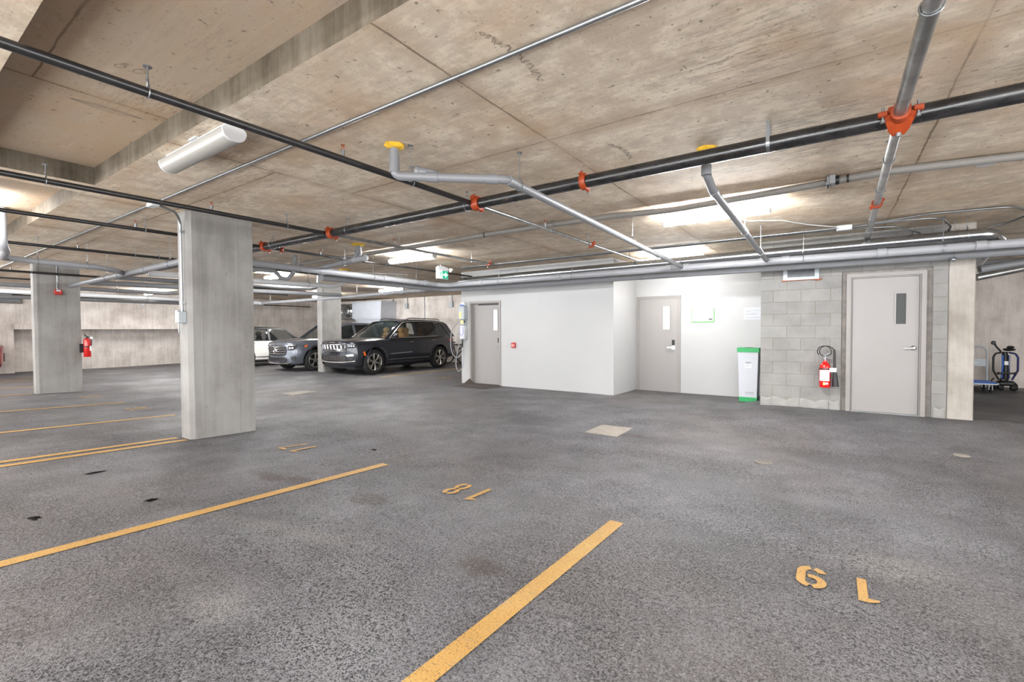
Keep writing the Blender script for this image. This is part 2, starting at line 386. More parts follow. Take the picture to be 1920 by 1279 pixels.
M['blackp'] = plain('black_plastic', (24, 24, 26), .45)
M['rubber'] = plain('black_rubber', (30, 30, 31), .75, 0, .2, 60)
M['red'] = plain('glossy_red_enamel', (206, 26, 22), .22, 0, .05, 4, coat=.5)
M['redd'] = plain('dark_red_plastic', (176, 40, 34), .4)
M['whitep'] = plain('white_plastic', (206, 207, 208), .4, 0, .02)
M['paper'] = plain('white_paper', (240, 240, 240), .7, 0, .02)
M['print'] = plain('pale_grey_print', (150, 152, 156), .8)
M['printd'] = plain('dark_grey_print', (96, 96, 102), .8)
M['green'] = plain('bright_green_card', (36, 150, 84), .45, 0, .03)
M['greens'] = plain('lime_green_trim', (110, 196, 96), .45, 0, .03)
M['card'] = plain('pale_grey_card', (190, 192, 198), .5, 0, .02)
M['greybox'] = plain('grey_enamel_box', (166, 172, 176), .4, 0, .03)
M['purple'] = plain('violet_trim', (96, 92, 196), .4)
M['yellabel'] = plain('pale_yellow_label', (222, 214, 140), .5)
M['blue'] = plain('bright_blue_plastic', (38, 98, 190), .4)
M['navy'] = plain('dark_blue_tube', (30, 38, 96), .3, 0, .1, 8, coat=.4)
M['plate'] = plain('pale_concrete_cover', (140, 133, 125), .8, 0, .14, 9, bump=.3)
M['iron'] = plain('dull_cast_iron', (112, 106, 100), .55, .3, .2, 40, bump=.4)
M['mat'] = plain('dark_brown_doormat', (74, 66, 60), .95, 0, .25, 90, bump=.8)
M['dirt'] = plain('black_debris', (8, 7, 7), .7, spec=.1)
M['pencil'] = plain('pencil_grey', (92, 82, 74), .9)
M['insul'] = plain('white_duct_wrap', (206, 210, 218), .5, .1, .05, 3, bump=.1)
M['lens'] = plain('unlit_opal_diffuser', (166, 163, 157), .35, 0, .02)
def emit(name, rgb, s):
    m = NT(name); m.b.inputs['Emission Color'].default_value = (*rgb, 1); m.b.inputs['Emission Strength'].default_value = s
    return m.P(col=(*[c*.5 for c in rgb], 1), rough=.4)
LAMP = 150.0  # emission varied per lamp only to balance the rendered brightness
M['lit'] = emit('lit_opal_diffuser', (.97, .985, 1.0), LAMP)
M['lit_dim'] = emit('lit_opal_diffuser_dim', (.97, .985, 1.0), LAMP*.8)
M['lit_faint'] = emit('lit_opal_diffuser_faint', (.97, .985, 1.0), LAMP*.3)
M['lit_entry'] = emit('lit_opal_diffuser_entrance', (.97, .985, 1.0), LAMP*.45)
M['lit_new'] = emit('lit_opal_diffuser_bright', (.97, .985, 1.0), LAMP*1.6)
M['exitg'] = emit('lit_exit_green', (.015, .42, .22), .55)
M['exitw'] = emit('lit_exit_white', (.9, 1, .95), 1.0)
def glass(name, tint, rough=.02, alpha=.35):
    m = NT(name); m.P(col=tint, rough=rough, spec=.9); m.P(alpha=alpha)
    m.noise(m.obj(), 1.0); return m.mat
M['glass'] = glass('car_window_glass', (.02, .03, .03, 1), .03, .42)
M['glassd'] = glass('tinted_car_glass', (.008, .01, .012, 1), .03, .92)
M['lampglass'] = glass('clear_lamp_lens', (.6, .62, .64, 1), .05, .45)
def wired():
    m = NT('wired_safety_glass'); o = m.obj(); sep = m.n('ShaderNodeSeparateXYZ', i_0=o)
    a = m.math('LESS_THAN', m.math('FRACT', m.math('MULTIPLY', sep.outputs[0], 80)), .16)
    b = m.math('LESS_THAN', m.math('FRACT', m.math('MULTIPLY', sep.outputs[2], 80)), .16)
    c = m.mix(m.math('MAXIMUM', a, b), lin((22, 25, 28)), lin((74, 76, 74)))
    return m.P(col=c, rough=.3, spec=.3)
M['wired'] = wired()
M['paleglass'] = plain('frosted_white_glass', (240, 240, 238), .2)
def carpaint(name, rgb, rough=.25, metal=.6):
    m = NT(name); n = m.noise(m.obj(), 900, 1); c = lin(rgb); hi = tuple(min(1, x*1.25) for x in c[:3])+(1,)
    return m.P(col=m.ramp(n, [(.4, c), (.7, hi)]), rough=rough, metal=metal, coat=.9)
M['jeeppaint'] = carpaint('dark_slate_grey_car_paint', (44, 47, 55), .22, .45)
M['silverpaint'] = carpaint('silver_grey_car_paint', (104, 108, 118), .25, .5)
M['whitepaint'] = carpaint('ivory_white_car_paint', (232, 230, 224), .3, .0)
M['redpaint'] = carpaint('dark_red_car_paint', (128, 22, 34), .25, .2)
M['tan'] = plain('tan_leather', (206, 164, 104), .55, 0, .08, 12)
M['darkcloth'] = plain('dark_cabin_trim', (34, 34, 36), .8)
M['alloy'] = galv('machined_alloy', (196, 192, 184), .28, .1, .9)
M['alloyd'] = plain('dark_alloy_pocket', (14, 14, 15), .6)
M['amber'] = plain('amber_reflector', (232, 104, 24), .3)
M['tail'] = plain('red_tail_lens', (140, 30, 30), .2, 0, .05, 5, coat=.6)
# ================================================================== SETTING
ZC = 2.88
# floor
mb = MB()
xs = [-24 + .25*i for i in range(int(30/.25)+1)]; ys = [-3 + .25*i for i in range(int(18/.25)+1)]
nx = len(xs)
mb.v = [(x, y, zf(x, y)) for y in ys for x in xs]
for j in range(len(ys)-1):
    for i in range(nx-1): mb.f.append([j*nx+i, j*nx+i+1, j*nx+nx+i+1, j*nx+nx+i]); mb.m.append(0)
structure(mb.build('floor', M['asphalt']), 'grey worn asphalt garage floor')

# ceiling slab with two long coffers
mb = MB()
X0, X1, Y0, Y1 = -24, 6, -3, 15
cof = [(-13.9, -6.6, .54, 1.48), (-6.15, X1, .54, 1.48)]
def ceil_quad(x0, x1, y0, y1, z): mb.quad((x0, y0, z), (x0, y1, z), (x1, y1, z), (x1, y0, z))
ceil_quad(X0, X1, Y0, .54, ZC); ceil_quad(X0, X1, 1.48, Y1, ZC)
ceil_quad(X0, -13.9, .54, 1.48, ZC); ceil_quad(-6.6, -6.15, .54, 1.48, ZC)
CH = 3.055
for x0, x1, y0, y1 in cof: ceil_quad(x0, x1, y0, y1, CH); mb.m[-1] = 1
ceil = structure(mb.build('ceiling', [M['ceiling'], M['ceilstainshade']], ang=20), 'board-formed beige concrete ceiling slab')
mb = MB()
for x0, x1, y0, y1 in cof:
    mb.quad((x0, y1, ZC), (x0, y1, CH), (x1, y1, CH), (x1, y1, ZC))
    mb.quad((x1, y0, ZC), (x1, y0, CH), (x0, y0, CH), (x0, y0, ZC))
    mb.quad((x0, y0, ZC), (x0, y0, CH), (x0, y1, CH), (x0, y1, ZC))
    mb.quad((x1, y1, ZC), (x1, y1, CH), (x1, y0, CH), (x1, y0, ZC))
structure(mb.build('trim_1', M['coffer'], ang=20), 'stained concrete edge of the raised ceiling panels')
# top of the slab (keeps daylight out)
mb = MB(); mb.box(X0, X1, Y0, Y1, CH+.02, CH+.2)
structure(mb.build('ceiling_slab', M['column']), 'concrete slab over the garage')
# pencil scrawls left on the ceiling by the formworkers
def scrawl(pts, z, w=.006):
    q = MB()
    for i in range(len(pts)-1):
        a = Vector((*pts[i], z)); b = Vector((*pts[i+1], z)); d = (b-a)
        if d.length < 1e-5: continue
        nrm = Vector((-d.y, d.x, 0)).normalized()*w*.5
        q.quad(a-nrm, a+nrm, b+nrm, b-nrm)
    return q
q = MB()
def addq(o):
    b = len(q.v); q.v += o.v; q.f += [[i+b for i in f] for f in o.f]; q.m += o.m
L = [(-4.38+.9*t, 1.02+.17*t) for t in [i/12 for i in range(13)]]
leaf_a, leaf_b = Vector((-4.46, .95)), Vector((-4.44, 1.36))
for bow in (.0, .05, -.035):
    dd = (leaf_b-leaf_a); nn = Vector((-dd.y, dd.x)).normalized()
    addq(scrawl([tuple(leaf_a+dd*(i/14)+nn*bow*math.sin(PI*i/14)) for i in range(15)], CH-.002, .004))
for cx, cy, s in ((-3.68, 1.02, .035), (-3.66, 1.11, .04), (-4.03, 1.03, .03)):
    addq(scrawl([(cx+s*math.cos(t*.9)*(1+.3*math.sin(t*2.3))+.02*t*.3, cy+s*.7*math.sin(t*1.1)) for t in [i*.35 for i in range(26)]], CH-.002, .0025))
rr = random.Random(3)
for (ax, ay), (bx, by), s in (((-1.46, 1.84), (-1.44, 2.40), .03), ((-1.50, 3.50), (-1.46, 3.93), .035)):
    pts = []
    for i in range(110):
        t = i/109; pts.append((ax+(bx-ax)*t+.04*math.sin(PI*t)+s*math.sin(i*1.2)*rr.uniform(.2, 1), ay+(by-ay)*t+s*math.cos(i*.9)*rr.uniform(.2, 1)))
    addq(scrawl(pts, ZC-.002, .0022))
q.build('pencil_scrawl', M['pencil'], ceil)

def wall_open(mb, axis, c0, c1, a0, a1, z0, z1, holes):
    """wall slab: thickness c0..c1 on one axis, runs a0..a1 on the other; holes = (a,b,z0,z1)"""
    av = sorted({a0, a1, *[h[0] for h in holes], *[h[1] for h in holes]}); zv = sorted({z0, z1, *[h[2] for h in holes], *[h[3] for h in holes]})
    av = [a for a in av if a0 <= a <= a1]; zv = [z for z in zv if z0 <= z <= z1]
    for i in range(len(av)-1):
        for k in range(len(zv)-1):
            ca, cz = (av[i]+av[i+1])/2, (zv[k]+zv[k+1])/2
            if any(h[0] < ca < h[1] and h[2] < cz < h[3] for h in holes): continue
            if axis == 'y': mb.box(av[i], av[i+1], c0, c1, zv[k], zv[k+1])
            else: mb.box(c0, c1, av[i], av[i+1], zv[k], zv[k+1])
ZB = -.12
# white-painted room front with its set-back entrance
mb = MB(); wall_open(mb, 'y', 9.1, 9.25, -7.9, -3.75, ZB, ZC, [(-7.62, -6.64, ZB, 2.115)])
structure(mb.build('wall_front_left', M['white']), 'white painted wall left of the set-back entrance')
mb = MB(); mb.box(-3.9, -3.75, 9.25, 10.6, ZB, ZC)
structure(mb.build('wall_inner_left', M['white']), 'short white return wall beside the set-back entrance')
mb = MB(); wall_open(mb, 'y', 10.45, 10.6, -3.75, -1.02, ZB, ZC, [(-3.73, -2.75, ZB, 2.14)])
structure(mb.build('wall_middle', M['white']), 'white painted set-back wall around the middle door')
mb = MB(); wall_open(mb, 'y', 9.0, 9.2, -1.03, 1.34, ZB, ZC, [(.10, 1.18, ZB, 2.29), (-.69, -.21, 2.21, 2.43)])
structure(mb.build('wall_front_right', M['cmu']), 'grey concrete block wall around the right door')
mb = MB(); mb.box(-1.03, -.88, 9.2, 10.45, ZB, ZC)
structure(mb.build('wall_inner_right', M['cmu']), 'block return wall beside the set-back entrance')
# cement render round the right door frame
mb = MB()
mb.prism([(.10, 9.03, .0), (.17, 9.03, .0), (.17, 9.03, 2.236), (.17, 9.03, 2.24), (.10, 9.03, 2.30)], (0, .1, 0))
mb.prism([(1.11, 9.03, .0), (1.185, 9.03, .0), (1.185, 9.03, 2.30), (1.11, 9.03, 2.24)], (0, .1, 0))
mb.prism([(.10, 9.028, 2.30), (.17, 9.028, 2.24), (1.11, 9.028, 2.24), (1.185, 9.028, 2.30), (1.14, 9.028, 2.315), (.6, 9.028, 2.305), (.13, 9.028, 2.318)], (0, .1, 0))
structure(mb.build('trim_2', M['mortar']), 'rough cement render around the right door frame')
# lumpy white render along the foot of the block wall
mb = MB(); rr = random.Random(5)
for a, b in ((-1.02, -.86), (-.85, -.46), (-.45, -.06), (-.05, .09), (1.2, 1.33)):
    n = 12
    for seg in range(n):
        x0, x1 = a+(b-a)*seg/n, a+(b-a)*(seg+1)/n
        def prof(x):
            t = (x-a)/(b-a); e = 1-abs(2*t-1)**3
            h = .06 + .05*abs(2*t-1) + .01*math.sin(x*31); d = .006+.022*e
            zb = zf(x, 9)-.02
            return [(x, 9.0, zb+h+.07), (x, 9.0-d*.6, zb+h+.04), (x, 9-d, zb+h*.55), (x, 9-d*.8, zb)]
        A, B = prof(x0), prof(x1)
        for k in range(3): mb.quad(A[k], A[k+1], B[k+1], B[k])
structure(mb.build('trim_3', M['parge'], ang=60), 'lumpy white render along the foot of the block wall')
# outer walls
mb = MB(); mb.box(-24, 10, 14.8, 15.0, ZB, ZC)
structure(mb.build('wall_back', M['wallc']), 'pale board-marked concrete back wall')
mb = MB(); mb.box(-23.9, -22.95, -5, 14.8, ZB, 1.48); mb.box(-23.9, -22.25, -5, 14.8, 1.48, ZC)
mb.box(-22.95, -22.25, -5, 3.2, ZB, 1.48); mb.box(-22.95, -22.25, 9.6, 14.8, ZB, 1.48)
mb.box(-22.25, -22.2, 3.2, 9.6, 1.48, 1.66)
structure(mb.build('wall_left', M['wallc']), 'pale concrete side wall with a long low recess')
# side of the room block, out of sight but closing it off
mb = MB(); mb.box(-7.9, -7.75, 9.25, 14.8, ZB, ZC); mb.box(1.36, 1.6, 9.6, 14.8, ZB, ZC)
structure(mb.build('wall_side', M['white']), 'side walls of the white room block')
# concrete pier at the right end of the block wall
mb = MB(); mb.box(1.345, 1.62, 8.99, 9.6, zf(1.5, 9)-.06, ZC, bev=.012)
tag(mb.build('concrete_pier', M['pillar'], org=(1.48, 9.3, zf(1.5, 9))), 'warm pale concrete pier at the right end of the block wall', 'pillar')

# free-standing columns
def column(x0, x1, y0, y1, label):
    mb = MB(); c = .035; z0 = zf(x1, y0)-.06
    pts = [(x0, y0), (x1-c, y0), (x1, y0+c*1.4), (x1, y1-.01), (x1-.01, y1), (x0, y1)]
    mb.prism([(x, y, z0) for x, y in pts], (0, 0, ZC-z0))
    return tag(mb.build('concrete_column', M['column'], org=((x0+x1)/2, (y0+y1)/2, zf(x1, y0))), label, 'column', 'free-standing garage columns')
column(-6.79, -6.515, 2.42, 3.205, 'big grey concrete column in front with a conduit and switch box')
column(-14.36, -14.10, 2.34, 3.09, 'grey concrete column at left carrying the red strobe box')
column(-14.10, -13.79, 8.98, 9.68, 'grey concrete column standing between the two grey cars')

# ------------------------------------------------------------------ doors
def door(nm, label, x0, x1, ztop, zbot, yw, recess, glass, gmat, frame_w=.045, style=0):
    d = bpy.data.objects.new(nm, None); C.objects.link(d); d.location = ((x0+x1)/2, yw, zbot); d['_w'] = ((x0+x1)/2, yw, zbot)
    structure(d, label)
    f = MB(); fw = frame_w; yo = yw-.02; yi = yw+recess+.05
    f.box(x0, x0+fw, yo, yi, zbot-.05, ztop); f.box(x1-fw, x1, yo, yi, zbot-.05, ztop); f.box(x0+fw, x1-fw, yo, yi, ztop-fw, ztop)
    s = .018   # rebate stop
    f.box(x0+fw, x0+fw+s, yw+recess-.016, yi, zbot-.05, ztop-fw); f.box(x1-fw-s, x1-fw, yw+recess-.016, yi, zbot-.05, ztop-fw); f.box(x0+fw+s, x1-fw-s, yw+recess-.016, yi, ztop-fw-s, ztop-fw)
    f.build('door_frame', M['doorf'], d)
    yl = yw+recess-.012 if style == 2 else yw+recess
    lx0, lx1, lz1 = x0+fw+.004, x1-fw-.004, ztop-fw-.004
    if style != 2: lx0 += s; lx1 -= s; lz1 -= s
    gx0, gx1, gz0, gz1 = glass
    m_ = MB(); wall_open(m_, 'y', yl, yl+.044, lx0, lx1, zbot+.008, lz1, [glass])
    leaf = m_.build('door_leaf', M['doorg'], d)
    g = MB(); g.box(gx0, gx1, yl+.012, yl+.02, gz0, gz1); g.build('vision_panel', gmat, leaf)
    t = MB(); b = .022
    for a in ((gx0-b, gx0, gz0-b, gz1+b), (gx1, gx1+b, gz0-b, gz1+b), (gx0, gx1, gz0-b, gz0), (gx0, gx1, gz1, gz1+b)): t.box(a[0], a[1], yl-.008, yl, a[2], a[3])
    t.build('panel_bead', M['doorg'], leaf)
    return d, leaf, yl
D1, leaf1, yl1 = door('door_1', 'warm grey steel door at the left end of the white wall', -7.62, -6.64, 2.115, .03, 9.1, .10, (-6.955, -6.815, 1.39, 1.90), M['paleglass'], .05)
h = MB(); h.box(-6.80, -6.765, yl1-.016, yl1, 1.08, 1.20); h.build('card_reader', M['blackp'], leaf1)
h = MB(); h.box(-6.80, -6.755, yl1-.014, yl1, .955, 1.03); h.cyl((-6.776, yl1-.014, .985), (-6.776, yl1-.05, .985), .011); h.box(-6.905, -6.765, yl1-.06, yl1-.042, .974, .996); h.build('door_handle', M['galv'], leaf1)
h = MB(); h.box(-7.4, -6.75, yl1-.03, yl1, 2.02, 2.045); h.build('drip_bar', M['dark'], D1)
D2, leaf2, yl2 = door('door_2', 'warm grey steel door in the set-back white wall', -3.73, -2.75, 2.14, -.005, 10.45, -.005, (-3.13, -2.985, 1.395, 1.905), M['paleglass'], .055, 2)
h = MB(); h.box(-2.93, -2.872, yl2-.02, yl2, 1.035, 1.16); h.build('card_reader', M['blackp'], leaf2)
h = MB(); h.box(-2.925, -2.868, yl2-.022, yl2, .955, 1.035); h.cyl((-2.895, yl2-.02, .995), (-2.895, yl2-.06, .995), .012); h.box(-3.02, -2.885, yl2-.07, yl2-.05, .985, 1.006); h.build('door_handle', M['chrome'], leaf2)
for z in (.25, 1.0, 1.78):
    h = MB(); h.cyl((-3.672, yl2-.012, z), (-3.672, yl2-.012, z+.12), .009); h.build('hinge', M['doorf'], D2)
D3, leaf3, yl3 = door('door_3', 'warm grey steel door in the block wall with a wired glass panel', .165, 1.11, 2.245, .10, 9.0, .035, (.77, .885, 1.462, 1.918), M['wired'], .055)
h = MB(); h.lathe([(.0, 0), (.034, 0), (.034, .008), (.022, .02), (.018, .05), (.0, .052)], (.975, yl3, 1.105), (0, -1, 0), 20)
h.tube([(.975, yl3-.046, 1.105), (.94, yl3-.052, 1.105), (.89, yl3-.05, 1.10), (.855, yl3-.046, 1.098)], [.016, .014, .011, .008], 10); h.build('door_handle', M['chrome'], leaf3)
h = MB(); h.box(.23, 1.05, 8.975, 9.06, .085, .112); h.build('threshold', M['galv'], D3)

# ------------------------------------------------------------------ painted lines and numbers
def strip(x0, x1, y0, y1, label, wob=0, group='yellow stall lines'):
    mb = MB(); n = max(2, int((y1-y0)/.1))
    for i in range(n):
        a, b = y0+(y1-y0)*i/n, y0+(y1-y0)*(i+1)/n
        pa = [(x, a, zf(x, a)+.004) for x in (x0, (x0+x1)/2, x1)]; pb = [(x, b, zf(x, b)+.004) for x in (x0, (x0+x1)/2, x1)]
        mb.quad(pa[0], pa[1], pb[1], pb[0]); mb.quad(pa[1], pa[2], pb[2], pb[1])
    return tag(mb.build('parking_line', M['yellow'], org=((x0+x1)/2, y1, zf(x0, y1))), label, 'parking line', group)
strip(-1.30, -1.20, -3, 3.10, 'wide yellow stall line nearest the camera, between numbers 18 and 19')
strip(-3.80, -3.70, -3, 3.13, 'yellow stall line between numbers 17 and 18')
strip(-6.60, -6.50, -3, 2.38, 'nearer of the two parallel yellow lines running to the big front column')
strip(-6.82, -6.72, -3, 2.36, 'farther of the two parallel yellow lines running to the big front column')
strip(-8.86, -8.76, -3, 3.05, 'scuffed yellow stall line, first one behind the big front column')
strip(-11.26, -11.16, -3, 3.05, 'yellow stall line, second one behind the big front column')
strip(-14.22, -14.12, -3, 2.30, 'yellow stall line ending at the left column')
strip(-16.2, -16.1, -3, 2.95, 'yellow stall line, first one beyond the left column')
strip(-18.5, -18.4, -3, 2.95, 'yellow stall line, second one beyond the left column')
strip(-10.95, -10.85, 8.95, 13.4, 'yellow stall line beside the dark grey SUV')

def ribbon(mb, pts, w, closed=False):
    """flat stroke on the floor, pts in world x,y"""
    P = [Vector(p) for p in pts]; n = len(P); L = []; Rr = []
    for i in range(n):
        a = P[(i-1) % n] if closed or i > 0 else P[i]; b = P[(i+1) % n] if closed or i < n-1 else P[i]
        d = (b-a).normalized(); nr = Vector((-d.y, d.x))*w/2; L.append(P[i]+nr); Rr.append(P[i]-nr)
    z = lambda v: (v.x, v.y, zf(v.x, v.y)+.005)
    for i in range(n if closed else n-1):
        j = (i+1) % n; mb.quad(z(L[i]), z(Rr[i]), z(Rr[j]), z(L[j]))
def digit(ch, ox, oy, H=.30, W=.14, t=.042):
    """stencil digit; (ox,oy) = its top-left as read from the aisle, i.e. turned 180 degrees for the camera"""
    T = lambda u, v: (ox - u, oy + v)      # u right, v down as read
    mb = MB(); arc = lambda cx, cy, rx, ry, a0, a1, k=10: [T(cx+rx*math.cos(math.radians(a0+(a1-a0)*i/k)), cy+ry*math.sin(math.radians(a0+(a1-a0)*i/k))) for i in range(k+1)]
    h = t/2
    if ch == '1':
        ribbon(mb, [T(W*.55, 0), T(W*.55, H)], t)
        mb.poly([(*T(u, v), zf(*T(u, v))+.005) for u, v in ((W*.55-h, 0), (W*.55-h, .045), (W*.55-h-.045, .052), (W*.55-h-.045, .03))])
    elif ch == '7':
        ribbon(mb, [T(0, h), T(W, h)], t); ribbon(mb, [T(W*.86, h*2.2), T(W*.62, H*.5), T(W*.45, H)], t*.9)
    elif ch == '8':
        for cy, ry in ((H*.26, H*.26-h), (H*.73, H*.27-h)):
            ribbon(mb, arc(W/2, cy, W/2-h, ry, -80, 80), t*.9); ribbon(mb, arc(W/2, cy, W/2-h, ry, 100, 260), t*.9)
    elif ch in '96':
        f = (lambda u, v: (u, v)) if ch == '9' else (lambda u, v: (W-u, H-v))
        ar = lambda cx, cy, rx, ry, a0, a1, k=10: [T(*f(cx+rx*math.cos(math.radians(a0+(a1-a0)*i/k)), cy+ry*math.sin(math.radians(a0+(a1-a0)*i/k)))) for i in range(k+1)]
        ribbon(mb, ar(W/2, H*.30, W/2-h, H*.30-h, 70, 262), t)                       # left of the bowl
        ribbon(mb, ar(W/2, H*.30, W/2-h, H*.30-h, -78, 0, 6) + [T(*f(W-h, H*.62))] + ar(W/2, H*.68, W/2-h, H*.32-h, 10, 82, 6), t)   # right side and hook
        ribbon(mb, ar(W/2, H*.70, W/2-h, H*.30-h, 102, 165, 5), t)                   # tail
    elif ch == '5':
        ribbon(mb, [T(W, h), T(0.02, h)], t); ribbon(mb, [T(h, t), T(h, H*.45)], t); ribbon(mb, arc(W/2, H*.68, W/2-h, H*.32-h, -100, 130), t)
    elif ch == '4':
        ribbon(mb, [T(W*.75, 0), T(W*.75, H)], t); ribbon(mb, [T(W*.6, 0), T(h, H*.6), T(h, H*.68)], t*.8); ribbon(mb, [T(0, H*.68), T(W, H*.68)], t*.8)
    return mb
def number(txt, xl, yt, H, W, gap, label):
    r = thing('painted_number', label, 'stall number', (xl-W-gap/2, yt+H/2, zf(xl-W, yt+H/2)), 'yellow stall numbers')
    for i, ch in enumerate(txt):
        digit(ch, xl - i*(W+gap), yt, H, W).build('digit', M['yellow'], r)
number('19', .215, 2.86, .275, .14, .09, 'yellow stencilled 19 on the asphalt, upside down, nearest the right')
number('18', -2.33, 2.81, .32, .135, .105, 'yellow stencilled 18 on the asphalt, upside down, in mid view')
number('17', -4.93, 2.83, .32, .14, .07, 'yellow stencilled 17 on the asphalt beside the big front column')
number('16', -9.86, 2.76, .32, .14, .08, 'faint yellow 16 on the asphalt just left of the big front column')
number('15', -12.5, 2.76, .32, .14, .08, 'faint yellow 15 on the asphalt right of the left column')
number('14', -19.6, 2.9, .4, .16, .1, 'small yellow stall number at the far left by the pale wall')
number('8', -9.05, 9.55, .5, .25, .1, 'yellow stall number on the asphalt in front of the white room wall corner')

# ------------------------------------------------------------------ covers in the floor
def flat_poly(pts, th, name, mat, label, cat, grp=None):
    cx = sum(p[0] for p in pts)/len(pts); cy = sum(p[1] for p in pts)/len(pts); mb = MB()
    mb.prism([(x, y, zf(x, y)-.02) for x, y in pts], (0, 0, .02+th))
    return tag(mb.build(name, mat, org=(cx, cy, zf(cx, cy))), label, cat, grp)
flat_poly([(-2.76, 5.71), (-2.30, 5.69), (-2.31, 6.30), (-2.76, 6.28)], .007, 'access_cover', M['plate'], 'square pale cover plate set in the asphalt in mid floor', 'cover plate', 'pale access covers')
flat_poly([(-10.05, 5.5), (-9.58, 5.5), (-9.68, 6.15), (-10.1, 6.08)], .007, 'access_cover', M['plate'], 'pale cover plate set in the asphalt right of the big front column', 'cover plate', 'pale access covers')
r = tag(MB().lathe([(0, .0), (.085, .0), (.085, .012), (.06, .012), (.055, .006), (0, .006)], (-.585, 5.42, zf(-.585, 5.42)-.001), n=28).build('floor_drain', M['iron'], org=(-.585, 5.42, zf(-.585, 5.42))), 'small round iron drain in the asphalt right of the cover plate', 'drain')
tag(MB().lathe([(0, .0), (.07, .0), (.068, .006), (0, .008)], (1.15, 6.83, zf(1.15, 6.83)), n=24).build('floor_cover', M['plate'], org=(1.15, 6.83, zf(1.15, 6.83))), 'small pale round cap in the asphalt near the right edge', 'cover plate')
# scraps of black debris lying on the asphalt
def scrap(x, y, sx, sy, seed, label):
    rr = random.Random(seed); n = 12; mb = MB(); pts = [(x+sx*math.cos(2*PI*i/n)*rr.uniform(.35, 1), y+sy*math.sin(2*PI*i/n)*rr.uniform(.35, 1)) for i in range(n)]
    mb.add([(x, y, zf(x, y)+.012)]+[(a, b, zf(a, b)+.003) for a, b in pts], [(0, 1+i, 1+(i+1) % n) for i in range(n)])
    tag(mb.build('debris_scrap', M['dirt'], org=(x, y, zf(x, y))), label, 'debris', 'black scraps on the asphalt')
scrap(-4.33, 1.33, .05, .06, 1, 'black scrap on the asphalt between the double line and the next line')
scrap(-4.52, .72, .07, .05, 2, 'black scrap on the asphalt at the left edge of the picture')
scrap(-5.6, 1.3, .04, .12, 4, 'long black scrap lying just below the double yellow lines')
scrap(-4.32, 3.44, .05, .04, 6, 'black scrap on the asphalt right of number 17')

# doormat at the left door, one corner turned up
mb = MB(); n = 14
def matz(u, v):
    x = -7.62+1.02*u; y = 8.42+.66*v
    lift = .13*max(0, 1-u/.16)*max(0, (v-.6)/.4)
    return (x, y, zf(x, y)+.008+lift)
for i in range(n):
    for j in range(n):
        mb.quad(matz(i/n, j/n), matz((i+1)/n, j/n), matz((i+1)/n, (j+1)/n), matz(i/n, (j+1)/n))
tag(mb.build('doormat', M['mat'], org=(-7.1, 8.75, zf(-7.1, 8.75)), ang=60), 'dark brown doormat with a turned-up corner at the left door', 'doormat')
mb = MB(); mb.box(6, 6.2, 6.6, 14.8, ZB, ZC)  # unseen wall added to cut side daylight on the right back wall
structure(mb.build('wall_right', M['wallc']), 'added unseen pale concrete wall limiting daylight beyond the right edge')
# ================================================================== PIPES
def rod_hanger(parent, x, y, z, r, mat=None, top=ZC, w=.004):
    """threaded rod from the ceiling, clevis and ring round the pipe"""
    mb = MB(); zr = z+r+.05
    mb.cyl((x, y, zr), (x, y, top), w, 6)
    mb.lathe([(.0, 0), (.022, 0), (.022, .006), (.0, .006)], (x, y, top-.006), n=12)
    mb.tube([(x-.006, y, zr+.006), (x-.006, y, zr-.012)], w*1.9, 6)
    return mb
def hanger(parent, x, y, z, r, axis='y', top=ZC):
    mb = rod_hanger(parent, x, y, z, r, top=top); rr = r+.004; n = 14; pts = []
    for i in range(n+1):
        a = -PI/2 - 2.55 + 5.1*i/n
        u, v = rr*math.cos(a), rr*math.sin(a)
        pts.append((x+u, y, z+v) if axis == 'y' else (x, y+u, z+v))
    apex = (x, y, z+r+.045)
    mb.tube([apex]+pts+[apex], .0045, 6)
    return mb.build('pipe_hanger', M['galv'], parent)
def coupling(parent, p, ax, r, w=.05, mat='orange'):
    """grooved pipe coupling: ring plus two bolt lugs"""
    ax = Vector(ax).normalized(); p = Vector(p); mb = MB()
    mb.lathe([(r+.002, -w/2), (r+.014, -w/2), (r+.020, -w*.2), (r+.020, w*.2), (r+.014, w/2), (r+.002, w/2)], p, ax, 20)
    side = Vector((0, 0, 1)).cross(ax).normalized() if abs(ax.z) < .9 else Vector((1, 0, 0))
    d = (side*.8 + Vector((0, 0, -.6))).normalized()
    for s in (1, -1):
        c = p + d*s*(r+.026)
        mb.tube([c-d*.016, c+d*.016], [w*.42, w*.34], 8)
        mb.cyl(c-Vector((0, 0, 1)).cross(d).normalized()*.0-Vector((0, 0, .028)), c+Vector((0, 0, .028)), .008, 8)
    o = mb.build('coupling', M[mat], parent)
    bl = MB()
    for s in (1, -1):
        bl = MB(); c = p + d*s*(r+.026)
        bl.cyl(c-Vector((0, 0, .04)), c+Vector((0, 0, .04)), .0055, 6); bl.cyl(c-Vector((0, 0, .044)), c-Vector((0, 0, .034)), .010, 6)
        bl.build('bolt', M['galv'], o)
    return o
def sprinkler(parent, x, y, z, r):
    mb = MB(); mb.cyl((x, y, z+r*.8), (x, y, z+r+.035), .014, 10); mb.cyl((x, y, z+r+.03), (x, y, z+r+.045), .017, 6)
    o = mb.build('sprinkler_head', M['galv'], parent)
    f = MB(); f.tube([(x-.012, y, z+r+.045), (x-.014, y, z+r+.065), (x, y, z+r+.082)], .0035, 6); f.tube([(x+.012, y, z+r+.045), (x+.014, y, z+r+.065), (x, y, z+r+.082)], .0035, 6)
    f.lathe([(0, 0), (.017, 0), (.017, .002), (0, .003)], (x, y, z+r+.082), n=12); f.build('deflector', M['rust'], o)
